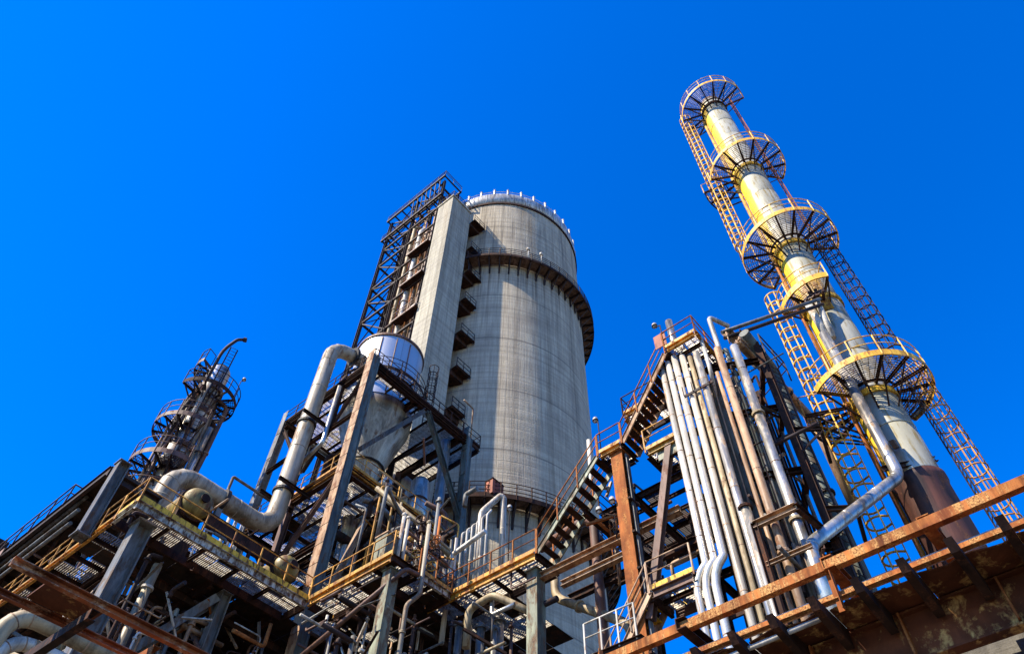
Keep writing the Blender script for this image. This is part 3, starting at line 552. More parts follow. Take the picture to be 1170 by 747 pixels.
# main floor of the building behind the railed edges
t = thing('process_floor', 'dark steel process floor behind the railed platforms', 'floor', (20, 34, DZ))
gratings(t, 8.8, 30.0, 26.1, 48.0, DZ-.02, 1.5, 1.5, GALV, skip=lambda x, y: (abs(x-9.6) < .9 and abs(y-29.5) < .9), drop=.015, plate=.93, pmat=PLATE)
gratings(t, 16.8, 30.0, 21.0, 26.05, DZ-.02, 1.5, 1.25, GALV, drop=.03, plate=.8, pmat=PLATE)
gratings(t, 20.2, 30.0, 17.5, 20.9, DZ-.02, 1.5, 1.13, GALV, drop=.25, plate=.4, pmat=PLATE)
for i in range(8): x = 8.9+3*i; bar(t, 'floor_beam', (x, 26.1 if x < 16.6 else 21.0, DZ-.3), (x, 48, DZ-.3), .22, RUSTD, .45, 'I')
for i in range(9): y = 21.4+3*i; bar(t, 'floor_beam', (8.9 if y > 26 else 16.8, y, DZ-.65), (30, y, DZ-.65), .2, RUSTD, .35, 'I')
# far walls that close the view under the floor
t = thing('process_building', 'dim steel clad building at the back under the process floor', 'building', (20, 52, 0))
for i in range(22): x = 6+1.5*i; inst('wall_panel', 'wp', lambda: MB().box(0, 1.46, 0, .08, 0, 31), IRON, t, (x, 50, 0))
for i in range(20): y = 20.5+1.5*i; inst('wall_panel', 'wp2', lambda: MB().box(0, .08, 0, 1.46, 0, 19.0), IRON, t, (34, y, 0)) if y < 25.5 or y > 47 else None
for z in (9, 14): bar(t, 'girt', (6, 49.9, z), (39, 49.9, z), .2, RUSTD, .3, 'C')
# lower floors
for k, (z, dr, lb) in enumerate(((14.6, .3, 'upper'), (9.6, .2, 'lower'))):
    t = thing('process_floor', lb+' dim floor glimpsed among pipes below the railed platforms', 'floor', (18, 34, z))
    gratings(t, 9.5, 30, 28, 48, z, 2.0, 2.0, GALV, drop=dr, plate=.8, pmat=PLATE); gratings(t, 18, 30, 22, 28, z, 2.0, 2.0, GALV, drop=dr, plate=.8, pmat=PLATE)
    for i in range(7): x = 9.6+3.3*i; bar(t, 'floor_beam', (x, 28 if x < 18 else 22, z-.3), (x, 48, z-.3), .2, RUSTD, .4, 'I')
    for i in range(8): y = 22.5+3.3*i; bar(t, 'floor_beam', (9.5 if y > 28 else 18, y, z-.55), (30, y, z-.55), .2, RUSTD, .3, 'I')
for i, (x, y) in enumerate([(12.2, 30), (12.2, 36), (12.2, 42), (18.2, 30), (18.2, 36), (24, 36), (24, 30), (24.2, 22), (29, 22), (29, 30)]):
    tag(MB().beam((x, y, 0), (x, y, 19.1), .4, .4, 'H', (0,1,0)).build('steel_column', rnd.choice([RUSTD, GREY, TEAL])), 'dim steel column inside the lower structure', 'column', 'dim columns below the process floor')
GI = 'dim pipes under the process floor'
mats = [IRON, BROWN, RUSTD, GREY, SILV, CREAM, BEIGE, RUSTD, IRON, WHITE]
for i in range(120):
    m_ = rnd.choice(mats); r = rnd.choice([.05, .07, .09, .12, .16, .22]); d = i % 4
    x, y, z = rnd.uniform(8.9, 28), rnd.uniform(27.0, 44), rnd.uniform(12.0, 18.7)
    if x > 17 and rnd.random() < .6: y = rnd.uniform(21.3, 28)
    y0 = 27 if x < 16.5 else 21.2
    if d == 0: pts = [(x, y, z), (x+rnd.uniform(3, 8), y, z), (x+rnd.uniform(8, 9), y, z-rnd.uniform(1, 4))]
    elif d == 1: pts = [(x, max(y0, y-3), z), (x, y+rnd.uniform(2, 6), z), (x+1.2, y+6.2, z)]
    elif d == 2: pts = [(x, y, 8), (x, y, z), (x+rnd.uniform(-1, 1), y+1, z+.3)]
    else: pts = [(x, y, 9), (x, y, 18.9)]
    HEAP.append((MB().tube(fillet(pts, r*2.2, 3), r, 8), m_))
for i in range(60):
    x, y = rnd.uniform(9, 16), rnd.uniform(26.6, 33); z = rnd.uniform(14.5, 18)
    HEAP.append((MB().beam((x, y, z), (x+rnd.uniform(-2.5, 2.5), y+rnd.uniform(.5, 3), z+rnd.uniform(-1.5, 2)), .12, .12, 'L'), rnd.choice([RUSTD, IRON, TAN, GREY])))
for i in range(110):
    m_ = rnd.choice(mats+[WHITE, CREAM, COPP]); r = rnd.choice([.035, .05, .06, .08, .1])
    x, y, z = (rnd.uniform(8.9, 15.6), rnd.uniform(26.4, 31), rnd.uniform(12.5, 19)) if i % 3 else (rnd.uniform(16.9, 20.5), rnd.uniform(21.2, 25), rnd.uniform(12.5, 19))
    d = V(rnd.choice([(1,0,0), (0,1,0), (0,0,1), (0,0,1), (.7,.2,-.7), (0,.7,.7)])); e = rnd.choice([(0,0,1), (0,1,0), (1,0,0)])
    a = V((x, y, z)); pts = [a-d*rnd.uniform(.6, 2.2), a, a+V(e)*rnd.uniform(.4, 1.6)] if abs(d.dot(V(e))) < .5 else [a-d, a+d*rnd.uniform(.5, 2)]
    HEAP.append((MB().tube(fillet(pts, .15, 3), r, 7), m_))
# visible pipes under the left platform
pipe('pipe', 'grey downpipe right of the wide blue-grey column under the left platform', [(9.6, 26.3, 19.0), (9.6, 26.3, 13.8), (9.3, 26.4, 10)], .17, DUCT, flanges=(1.0, 3.4), fmat=WHITE)
pipe('pipe', 'thin shiny pipe with joints in the shade under the left platform', [(11.4, 27.2, 18.4), (11.4, 27.2, 10)], .08, WHITE, flanges=(1, 2, 3, 4.2))
pipe('pipe', 'thin grey conduit hanging below the mid platform corner', [(14.6, 25.6, 18.3), (14.6, 25.6, 10)], .06, GREY)
pipe('pipe', 'rusty handrail-like pipe slanting up to the orange platform corner', [(14.2, 22.6, 15.8), (15.9, 19.2, 19.2), (16.6, 19.2, 19.3)], .09, BROWN)
pipe('pipe', 'dark flanged pipe bending in shade below the orange platform', [(14.5, 24.2, 10), (14.5, 24.2, 15.6), (16.8, 24.2, 16.2)], .28, RUSTD, flanges=(4, 7), fmat=BEIGE)
pipe('pipe', 'bare steel pole zigzag in the shade behind the wide left column', [(7.6, 27.2, 15.2), (8.4, 27.4, 18.3), (8.6, 26.8, 15.4)], .04, COPP, bend=.05)
# vessels on the left deck
def hvessel(label, x, y0, y1, z, r, zf, mat):
    t = thing('pressure_vessel', label, 'vessel', (x, (y0+y1)/2, zf))
    MB().axial([(r, 0), (r, y1-y0)], (x, y0, z), (0,1,0), 32).build('shell', mat, t)
    MB().axial([(r, 0), (r*.97, -.14), (r*.82, -.3), (r*.5, -.42), (0, -.47)], (x, y0, z), (0,1,0), 32).build('dished_end', mat, t)
    MB().axial([(r, 0), (r*.82, .3), (0, .45)], (x, y1, z), (0,1,0), 32).build('dished_end', mat, t)
    MB().axial([(r, -.07), (r*1.12, -.07), (r*1.12, .07), (r, .07)], (x, y0+.12, z), (0,1,0), 32, False).build('flange', RUSTD, t)
    MB().axial([(0, -.62), (.2, -.62), (.2, -.55), (.1, -.5), (.1, -.35)], (x, y0, z), (0,1,0), 16, False).build('nozzle', RUSTD, t)
    for y in (y0+(y1-y0)*.25, y0+(y1-y0)*.75): MB().poly([(x-r*.8, y-.1), (x+r*.8, y-.1), (x+r*.8, y+.1), (x-r*.8, y+.1)], zf, z-r*.55).build('saddle', RUSTD, t)
hvessel('olive horizontal vessel with dished end under the bend of the thick duct', 10.25, 26.9, 28.5, 22.75, .7, DZ, OLIVE)
hvessel('small olive vessel end beside the foot of the tan riveted leg', 15.0, 26.4, 28.2, 21.9, .62, DZ, OLIVE)
t = thing('rusty_beam', 'dark rusty beam behind the mustard railing under the thick duct', 'beam', (12.8, 27.2, 21.6)); bar(t, 'web', (10.8, 26.7, 22.2), (15.8, 26.7, 22.2), .14, RUSTD, .7, 'I')
for x in (11.2, 13.2, 15.4): bar(t, 'leg', (x, 26.7, DZ), (x, 26.7, 21.85), .14, RUSTD, .14, 'H')
for i, (x, z, lb) in enumerate([(13.9, 23.2, 'left'), (14.3, 23.4, 'middle'), (14.7, 23.5, 'right')]):
    pipe('pipe', lb+' of three short white pipes behind the lower bend of the duct', [(x-.3, 30.9, DZ), (x-.3, 30.9, z+3.6)], .09, WHITE, flanges=(-.1,))
pipe('pipe', 'dark conduit rail rising against the sky right of the duct bend', [(12.9, 30.8, DZ), (12.9, 30.8, 28.4), (16.3, 30.8, 28.4)], .08, GREY, bend=.1)
deck('platform', 'dark railed catwalk seen under the duct against the sky', 12.6, 16.3, 31.2, 32.6, 24.6, 'a', RUSTD, RUSTD, RUSTD, IRON, GALV, .9, .7, .26, .9)

def clutter(n, bx, by, bz, label, group, mats_, rs, zmin=None):
    for i in range(n):
        a = V((rnd.uniform(*bx), rnd.uniform(*by), rnd.uniform(*bz))); k = i % 5; r = rnd.choice(rs); f = rnd.choice(mats_)
        if k == 0: pts = [(a.x, a.y, bz[0] if zmin is None else zmin), a, a+V((rnd.uniform(.3, 1.2), 0, .1))]
        elif k == 1: pts = [a-V((rnd.uniform(.5, 1.8), 0, 0)), a, a+V((0, 0, rnd.uniform(-1.2, 1.0)))]
        elif k == 2: pts = [a-V((0, rnd.uniform(.5, 1.8), 0)), a, a+V((0, 0, rnd.uniform(-1.2, 1.0)))]
        elif k == 3: pts = [(a.x, a.y, bz[0] if zmin is None else zmin), a]
        else: pts = [a, a+V((rnd.uniform(-1.5, 1.5), rnd.uniform(-1.5, 1.5), rnd.uniform(-1.2, 1.2)))]
        m = MB().tube(fillet(pts, .14, 3), r, 7) if k < 4 else MB().beam(pts[0], pts[1], .1, .1, 'L')
        if k in (0, 3): m.axial([(r, -.03), (r*1.9, -.03), (r*1.9, .03), (r, .03)], a-V((0, 0, .25)), (0,0,1), 8, False)
        if group is None: HEAP.append((m, f)); continue
        tag(m.build('pipe' if k < 4 else 'steel_angle', f), label if k < 4 else label.replace('pipe', 'steel angle'), 'pipe' if k < 4 else 'brace', group)
clutter(70, (8.9, 16.0), (26.3, 33), (19.8, 23.6), 'small pipe cluttering the left deck behind the mustard railing', 'clutter on the left deck', [RUSTD, BROWN, IRON, GREY, COPP, RUST, WHITE, IRON], [.035, .05, .07, .1], DZ)
clutter(50, (17.0, 24.5), (21.2, 25.8), (20.2, 28.2), 'small pipe crowded under the middle platform of the hopper frame', 'clutter under the middle platform', [RUSTD, BROWN, IRON, GREY, IRON, BEIGE, YELO], [.04, .06, .09, .13], DZ)
clutter(60, (16.9, 21.5), (15.8, 20.8), (12.5, 18.9), '', None, [RUSTD, BROWN, IRON, GREY, SILV, BEIGE, IRON], [.04, .06, .09, .12], 8)
clutter(36, (8.2, 9.4), (27, 40), (19.9, 22.8), '', None, [RUSTD, IRON, GREY, BROWN], [.03, .05, .08], DZ)
t = thing('bracing', 'dark crossed bracing hidden under the left platform', 'bracing', (12, 29, 10))
for x0_, x1_, y_ in ((8.9, 12.2, 28.2), (12.2, 16.2, 28.4), (9, 14, 31), (13, 18, 33)): bar(t, 'brace', (x0_, y_, 12), (x1_, y_, 19.1), .2, RUSTD, .2, 'I'); bar(t, 'brace', (x1_, y_+.2, 12), (x0_, y_+.2, 19.1), .2, IRON, .2, 'I'); bar(t, 'strut', (x0_, y_+.1, 15.6), (x1_, y_+.1, 15.6), .2, RUSTD, .26, 'I')

clutter(110, (8.6, 15.4), (24.9, 28.5), (13.2, 19.0), '', None, [WHITE, COPP, RUSTD, IRON, BROWN, GREY, IRON, RUST], [.03, .04, .055, .08], 10)
clutter(80, (14.2, 19.0), (19.8, 24.4), (13.0, 18.8), '', None, [WHITE, COPP, RUSTD, IRON, BROWN, GREY, IRON, SILV], [.03, .045, .06, .09], 10)
# ------------------------------------------------------------------ zigzag stairs and heat-exchanger structure
stair('first flight of the zigzag stairs, rising from the orange walkway at centre', 18.7, 19.75, 14.95, DZ, 11.8, 22.85, 10, GREEN, RUSTD, RUST)
deck('landing', 'small landing with orange edge between the two upper stair flights', 18.7, 19.8, 10.62, 11.75, 22.85, 'c', YELO, YEL, RUSTD, RUST, GALV, .55, .55, .26, .55, cat='landing', drop=.4)
stair('second flight of the zigzag stairs, rising to the pipe bundle', 18.7, 19.75, 10.58, 22.85, 7.95, 26.45, 12, TAN, RUSTD, RUST)
deck('landing', 'topmost landing of the zigzag stairs at the head of the pipe bundle', 18.6, 20.6, 6.4, 7.9, 26.5, 'ac', YELO, YEL, RUSTD, RUST, GALV, .6, .6, .24, .6, cat='landing')
deck('landing', 'dark railed side landing left of the second stair flight', 19.85, 21.2, 9.2, 11.0, 25.6, 'bc', YELO, YELO, RUSTD, RUSTD, GALV, .6, .6, .24, .6, cat='landing', drop=.3)
deck('landing', 'yellow edged landing half hidden behind the second stair flight', 18.9, 20.3, 8.3, 9.75, 21.95, 'c', YEL, YEL, RUSTD, YELO, GALV, .6, .6, .28, .6, cat='landing')
deck('platform', 'open dark grating platform behind the rusty column showing the sky', 20.35, 23.8, 8.3, 13.0, 21.6, 'b', RUSTD, None, RUSTD, RUSTD, IRON, .95, 1.0, .3, .9, drop=.30)
deck('landing', 'low landing with mustard toe board at the foot of the pipe bundle', 18.7, 20.1, 8.7, 10.35, 16.0, 'cd', BROWN, YELG, RUSTD, COPP, GALV, .6, .6, .3, .6, cat='landing')
stair('lowest stair flight behind the rusty foreground beam', 18.7, 19.75, 13.6, 12.0, 10.38, 16.0, 12, COPP, YELG, COPP)
t = thing('handrail', 'white galvanised handrail standing left of the lowest stair flight', 'railing', (18.0, 11.6, 12)); railing(t, [(18.0, 12.5, 14.2), (18.0, 10.6, 14.2)], WHITE, 1.1, .55, r=.03, pm=WHITE)
bar(t, 'base_beam', (18.0, 13.4, 14.0), (18.0, 10.4, 14.0), .2, RUSTD, .3, 'I'); bar(t, 'post_leg', (18.0, 12.6, 0), (18.0, 12.6, 13.9), .25, RUSTD, .25, 'H')
t = column('rusty orange column under the stair landing right of centre', 19.05, 10.98, 0, 22.5, .52, RUST)
MB().beam((19.05, 10.66, 2), (19.05, 10.66, 22.4), .06, .2, 'C').build('cable_channel', GREY, t)
for z in (14, 15.5, 17, 18.5, 20): MB().box(18.75, 19.35, 10.60, 10.72, z, z+.08).build('clip', RUSTD, t)
t = thing('steel_brace', 'slanting brown brace between the rusty column and the pipe bundle', 'brace', (19.0, 10.6, 15)); bar(t, 'web', (19.0, 10.62, 15.2), (19.0, 8.75, 21.7), .26, BROWN, .26, 'H'); MB().box(18.97, 19.03, 8.4, 9.3, 21.2, 21.7).build('gusset', GREEN, t)
t = thing('steel_beam', 'long rust flecked beam from the central green column to the rusty column', 'beam', (19.3, 13, 19.3)); bar(t, 'web', (19.35, 15.9, 19.0), (19.35, 9.0, 19.0), .3, TAN, .26, 'I')
t = thing('steel_beam', 'short lower beam with rusty lit edge in front of the round tower', 'beam', (19.3, 13.4, 18.4)); bar(t, 'web', (19.35, 14.3, 18.25), (19.35, 11.1, 18.25), .24, COPP, .22, 'I')
for i, (x, y0, y1, z, lb) in enumerate([(21.4, 8.0, 15.5, 19.2, 'near'), (23.8, 8.0, 14.6, 20.9, 'far')]): tag(MB().beam((x, y0, z), (x, y1, z), .22, .3, 'I').build('steel_beam', RUSTD), lb+' dark beam crossing the sky behind the rusty column', 'beam')
for i, (y, z) in enumerate(((8.4, 19.6), (11.0, 20.9), (13.0, 20.9))): tag(MB().beam((19.2, y, z), (24.0, y, z), .2, .28, 'I').build('steel_beam', RUSTD), ['right', 'middle', 'left'][i]+' dark cross beam running back from the rusty column level', 'beam')
column('dark column behind the slanting brown brace', 23.6, 8.5, 0, 26, .4, RUSTD); column('dark column far behind the rusty column', 23.6, 13.0, 0, 21.3, .34, RUSTD)
# exchanger frame
t = thing('exchanger_frame', 'dark steel frame holding the vertical pipe bundle on the right', 'frame', (21, 6.5, 0))
HXC = [(19.7, 6.62, GREEN, .34), (19.7, 8.45, RUSTD, .3), (20.6, 4.75, RUSTD, .26), (23.0, 8.45, RUSTD, .34), (23.0, 6.1, RUSTD, .3)]
for x, y, mt_, w_ in HXC: bar(t, 'post', (x, y, 0), (x, y, 26.2 if mt_ is not GREEN else 24.4), w_, TEAL if mt_ is GREEN else mt_, w_, 'H', (0,1,0))
for z in (10, 13.0, 16.2, 19.3, 22.4, 25.2):
    for a, b in (((19.7, 8.45), (23.0, 8.45)), ((20.6, 4.75), (23.0, 6.1)), ((19.7, 8.45), (19.7, 6.62)), ((23.0, 8.45), (23.0, 6.1)), ((19.7, 6.62), (20.6, 4.75))): bar(t, 'girt', (*a, z), (*b, z), .18, RUSTD, .24, 'C')
    bar(t, 'brace', (23.0, 8.45, z), (23.0, 6.1, z+2.9), .1, RUSTD, .1, 'L')
for y, z in ((6.5, 16.4),):
    bar(t, 'outrigger', (18.45, 6.35, 16.4), (18.45, 4.95, 16.4), .16, COPP, .24, 'C'); bar(t, 'outrigger', (18.45, 4.95, 16.4), (20.6, 4.75, 16.4), .16, RUSTD, .24, 'C'); bar(t, 'outrigger', (18.45, 6.35, 16.4), (19.7, 6.62, 16.4), .16, RUSTD, .24, 'C'); bar(t, 'outrigger', (18.45, 6.3, 15.0), (18.45, 4.9, 15.0), .1, COPP, .14, 'C')
bar(t, 'outrigger_post', (18.45, 6.3, 12), (18.45, 6.3, 16.4), .2, RUSTD, .2, 'H')
for z in (17.6, 21.2): 
    bar(t, 'outrigger', (20.6, 4.75, z), (21.2, 3.9, z), .12, IRON, .18, 'C'); bar(t, 'outrigger', (21.2, 3.9, z), (23.0, 4.4, z), .12, IRON, .18, 'C'); bar(t, 'outrigger', (20.6, 4.7, z-1.1), (21.2, 3.9, z-.1), .1, IRON, .1, 'L')
railing(t, [(20.4, 4.5, 25.4), (22.4, 4.4, 25.4), (23.2, 6.0, 25.4), (23.2, 8.4, 25.4)], IRON, 1.1, 1.0, r=.03)
ladder('ladder', 'dark ladder inside the exchanger frame behind the pipes', 21.0, 4.55, 10, 25, math.radians(250), IRON, cage=False)
t = thing('heat_exchanger', 'dark upright heat exchanger shell behind the pipe bundle', 'vessel', (21.3, 6.8, 0)); MB().lathe([(.8, 6), (.8, 21.5), (.6, 22.1), (0, 22.3)], 21.3, 6.8, 28).build('shell', BROWN, t)
for z in (9, 12, 15, 18, 21): MB().lathe([(.8, z), (.98, z), (.98, z+.16), (.8, z+.16)], 21.3, 6.8, 28, sm=False).build('flange', RUSTD, t)
MB().lathe([(.5, 0), (.6, 6)], 21.3, 6.8, 20).build('skirt', RUSTD, t)
CLAD = paint('bright_pipe_cladding', (.74,.71,.63), (.62,.58,.50), .12, (.28,.16,.07), (.17,.10,.05), .32, .4, sc=1.2, streak=.12, grime=.55)
# pipe bundle: cream clad pipes side by side, the first three with a jog near the foot
names = ['first', 'second', 'third', 'fourth', 'fifth', 'sixth']
for i, (y, r, zt) in enumerate([(8.36, .12, 26.0), (8.05, .125, 26.0), (7.72, .135, 26.1), (7.37, .125, 25.9), (7.06, .09, 25.6), (6.76, .145, 25.6)]):
    x = 18.95
    if i < 3: pts = [(x, y, zt), (x, y, 16.25), (x-.1, y+.2, 15.95), (x-.1, y+.36, 15.65), (x-.1, y+.42, 15.3), (x-.1, y+.42, 5)]
    else: pts = [(x, y, zt), (x, y, 5)]
    pipe('clad_pipe', names[i]+' from left of the six pale upright pipes in the bundle', pts, r, [CLAD, CLAD, CLAD, CREAM, BEIGE, SILV][i], bend=.05, bands=1.9+.17*i, n=14, bmat=COPP)
for i, (y, z0, z1, r) in enumerate([(8.2, 13, 25.5, .06), (7.53, 13, 25.8, .06), (7.2, 12, 25, .07), (6.88, 12, 25.2, .06)]):
    pipe('tracer_pipe', ['first', 'second', 'third', 'fourth'][i]+' thin rusty tracer line from left between the pale bundle pipes', [(19.13, y, z0), (19.13, y, z1)], r, [BEIGE, COPP, BEIGE, BROWN][i])
pipe('pipe', 'silver sleeve pipe at the foot of the pipe bundle, right side', [(18.9, 6.60, 17.6), (18.9, 6.60, 6)], .17, SILV, flanges=(.1,), fmat=RUSTD)
t = thing('pipe_clamp', 'dark clamp bar across the pale pipe bundle', 'clamp', (18.75, 7.4, 23.2)); bar(t, 'strap', (18.76, 7.62, 23.4), (18.76, 6.35, 23.4), .05, IRON, .12)
for y in (7.6, 7.2, 6.9, 6.5): bar(t, 'bolt', (18.7, y, 23.4), (18.7, y, 23.9), .03, IRON)
t = thing('pipe_clamp', 'rusty clamp bar behind the foot of the pipe bundle', 'clamp', (19.2, 7.4, 14.3)); bar(t, 'strap', (19.2, 9.0, 14.4), (19.2, 6.3, 14.4), .08, RUSTD, .16)
pipe('pipe', 'silver pipe stub standing up above the head of the pipe bundle', [(18.95, 7.56, 28.5), (18.95, 7.56, 26.75), (20.6, 7.3, 26.6)], .16, SILV)
pipe('pipe', 'white lagged pipe standing up above the right side of the exchanger', [(19.9, 5.4, 27.3), (18.9, 5.78, 27.2), (18.9, 5.78, 25.0), (19.6, 6.1, 24.6)], .1, WHITE)
pipe('pipe', 'short white lagged pipe left of the taller one above the exchanger', [(19.0, 6.4, 26.4), (19.0, 6.4, 24.4), (19.6, 6.7, 23.4)], .08, WHITE)
pipe('copper_pipe', 'tall tan brown pipe right of the green post in the exchanger', [(18.8, 5.82, 25.0), (18.8, 5.82, 5)], .14, COPP, bands=4, flanges=(9.6,))
pipe('pipe', 'thin tan pipe between the green post and the tall tan pipe', [(19.0, 6.18, 24), (19.0, 6.18, 5)], .075, COPP)
pipe('pipe', 'silver pipe in shaded sections at the right of the exchanger', [(19.3, 5.3, 25.2), (19.3, 5.3, 5)], .17, SILV, bands=2.4, flanges=(3.9, 8.6), fmat=BEIGE, bmat=BROWN)
pipe('pipe', 'dark pipe hanging right of the exchanger frame against the sky', [(19.9, 4.9, 26.4), (22.2, 4.85, 26.0), (22.2, 4.85, 21), (22.3, 4.55, 8)], .22, TEAL, flanges=(9, 13.4), fmat=IRON)
pipe('pipe', 'thick tan pipe on top of the exchanger running back to the right', [(20.2, 5.7, 27.6), (21.0, 5.4, 27.0), (27.0, 5.1, 27.0), (27.6, 5.1, 22)], .22, COPP, flanges=(2.2, 4.6), fmat=IRON)
pipe('pipe', 'grey cross pipe, upper of the pair from exchanger to yellow column', [(19.9, 5.75, 27.15), (23.45, 2.0, 30.2)], .085, GREY)
pipe('pipe', 'dark cross pipe, lower of the pair from exchanger to yellow column', [(20.0, 5.75, 26.85), (23.55, 2.0, 29.9)], .085, IRON)
for i in range(38):
    x, y = rnd.uniform(19.9, 22.4), rnd.uniform(5.3, 8.3); z0, z1 = rnd.uniform(6, 14), rnd.uniform(20, 26.5)
    HEAP.append((MB().tube(fillet([(x, y, z0), (x, y, z1), (x+rnd.uniform(-.8, .8), y+rnd.uniform(-.8, .8), z1+.2)], .15), rnd.choice([.05, .07, .1, .14]), 8), rnd.choice([IRON, BROWN, TEAL, GREY, RUSTD, COPP])))
tag(MB().box(18.62, 18.66, 7.75, 8.3, 26.75, 27.6).build('panel', REDB), 'rust red sheet panel on the topmost stair landing railing', 'panel')
def lamp(label, x, y, z, zb, arm=(0, 0)):
    t = thing('floodlight', label, 'lamp', (x, y, zb)); rod(t, 'pole', [(x+arm[0], y+arm[1], zb), (x+arm[0], y+arm[1], z-.05), (x, y, z)], .025, IRON)
    MB().axial([(0, -.02), (.06, 0), (.11, .09), (.11, .22), (.07, .28), (0, .3)], (x, y, z), (0,0,1), 14).build('housing', WHITE, t); MB().axial([(.112, .06), (.135, .08), (.135, .11), (.112, .13)], (x, y, z), (0,0,1), 14).build('guard_ring', IRON, t)
lamp('round lamp beside the first stair landing, against the sky left of the stairs', 18.75, 11.75, 24.7, 22.85, (0, -.12)); lamp('round lamp at the very top of the zigzag stairs', 18.7, 8.15, 28.3, 26.5, (0, -.25))
lamp('round lamp low on the rusty column, left one of two', 18.75, 12.0, 20.0, 18.9, (.4, -.4)); lamp('round lamp low on the rusty column, right one of two', 18.7, 11.35, 20.1, 18.9, (.3, -.3)); lamp('round lamp on the orange walkway by the white U-shaped pipe', 19.6, 17.2, 23.4, DZ)
pipe('pipe', 'white pipe dropping behind the stair landing with a bend at its foot', [(20.0, 13.0, 25.4), (20.0, 13.05, 22.75), (20.1, 12.3, 22.3)], .085, WHITE)
# ------------------------------------------------------------------ pipes in front of the tower, centre
pipe('pipe', 'brown pipe bending down in front of the round tower beside the stairs', [(21.0, 16.6, 21.9), (21.0, 14.3, 22.2), (21.0, 13.75, 22.0), (21.0, 13.75, 4)], .2, BROWN, flanges=(1.2,))
pipe('pipe', 'cream and dark pipe slanting down across the foot of the round tower', [(21.0, 15.9, 21.0), (21.0, 15.85, 19.2), (21.0, 12.6, 16.8), (21.0, 12.4, 10)], .18, BEIGE, bend=.4, flanges=(3.2,), fmat=BEIGE)
pipe('pipe', 'white U-shaped pipe standing behind the orange walkway', [(20.3, 19.6, DZ), (20.3, 19.6, 25.0), (21.1, 19.15, 26.3), (21.25, 19.05, 26.2), (21.25, 19.05, 19)], .15, CREAM, bend=.3, bands=2.5)
for i in range(6):
    y = 20.45-i*.26; pipe('slim_pipe', names[i]+' from left of six slim white pipes behind the orange walkway', [(20.0+.05*i, y, DZ), (20.0+.05*i, y, 24.0+.12*i), (20.4, y-.1, 24.3+.12*i)], .055, WHITE, flanges=(1.0, 2.6))
pipe('pipe', 'horizontal cream pipe crossing the slim white pipes above the walkway', [(19.4, 20.5, 18.2), (19.4, 20.35, 22.4), (19.4, 18.4, 22.75)], .115, CREAM, bend=.15)
pipe('pipe', 'beige pipe arching under the orange walkway', [(19.0, 18.7, 17.2), (19.0, 18.7, 18.8), (19.0, 17.4, 18.95), (19.6, 15.6, 17.6)], .15, BEIGE, bend=.3)
for i, (x, y, r, zt) in enumerate([(19.2, 19.35, .15, 18.6), (19.35, 18.95, .13, 18.6), (19.6, 18.55, .17, 18.4), (19.9, 18.1, .12, 18.3), (20.3, 18.2, .2, 18.9)]):
    pipe('downpipe', names[i]+' from left of the shiny silver pipes below the orange walkway', [(x, y, zt), (x, y, 4)], r, SILV, flanges=(.15,), fmat=GREY)
pipe('pipe', 'silver pipe hanging in front of the manifold platform with a kinked foot', [(16.75, 19.15, 22.0), (16.75, 19.15, 18.5), (16.2, 19.2, 17.8), (16.2, 19.2, 9)], .09, DUCT, flanges=(.1, 5.5), fmat=BEIGE)
pipe('pipe', 'white pipe rising left of the manifold at the orange platform', [(16.2, 20.2, DZ), (16.2, 20.2, 22.6)], .08, WHITE, flanges=(-.1,)); pipe('pipe', 'second white pipe rising left of the manifold', [(16.55, 20.3, DZ), (16.55, 20.3, 22.7)], .08, WHITE, flanges=(-.1,))
pipe('pipe', 'silver elbow pipe standing on a green box by the orange platform', [(15.9, 21.4, 21.6), (15.9, 21.4, 24.6), (16.9, 21.9, 24.5), (19.0, 22.2, 23.6)], .09, GREY)
t = thing('junction_box', 'pale green box on the corner of the orange platform', 'cabinet', (15.9, 20.6, DZ)); MB().box(15.5, 16.1, 20.2, 20.9, DZ+.02, DZ+1.5).build('body', GREEN, t); MB().box(15.46, 16.14, 20.16, 20.94, DZ+1.5, DZ+1.56).build('lid', TAN, t)
# valve manifold
def valve(t, x, y, z, s, mat, wm):
    b = MB().axial([(0, -.2*s), (.12*s, -.2*s), (.12*s, -.16*s), (.07*s, -.14*s), (.11*s, 0), (.07*s, .14*s), (.12*s, .16*s), (.12*s, .2*s), (0, .2*s)], (x, y, z), (0,0,1), 12, False).tube([(x, y, z), (x-.3*s, y-.22*s, z+.05)], .035*s, 6); v = b.build('valve', mat, t)
    MB().tube([(x-.3*s+.16*s*.59*math.cos(a), y-.22*s-.16*s*.8*math.cos(a), z+.05+.16*s*math.sin(a)) for a in [k*PI/6 for k in range(13)]], .022*s, 5, False).tube([(x-.3*s-.09*s, y-.22*s+.13*s, z+.05), (x-.3*s+.09*s, y-.22*s-.13*s, z+.05)], .015, 4).tube([(x-.3*s, y-.22*s, z-.1), (x-.3*s, y-.22*s, z+.2)], .015, 4).build('handwheel', wm, v)
t = thing('valve_manifold', 'tangled valve manifold of small pipes and handwheels on the rusty platform', 'manifold', (17.9, 21.0, DZ))
for i in range(11):
    x = 16.9+.26*i+rnd.uniform(-.05, .05); y = 20.6+rnd.uniform(-.3, .9); h = rnd.uniform(2.6, 4.6); mt_ = [YEL, SILV, COPP, WHITE, YEL, GREY, RUST, CREAM, YEL, BROWN, SILV][i]
    rod(t, 'riser', [(x, y, DZ), (x, y, DZ+h)], rnd.choice([.05, .06, .08]), mt_, 8)
    for k in range(3): valve(t, x, y, DZ+.6+rnd.uniform(0, h-1.0), rnd.uniform(.9, 1.5), rnd.choice([GREY, BROWN, SILV, RUSTD]), rnd.choice([RUST, BROWN, IRON, YEL]))
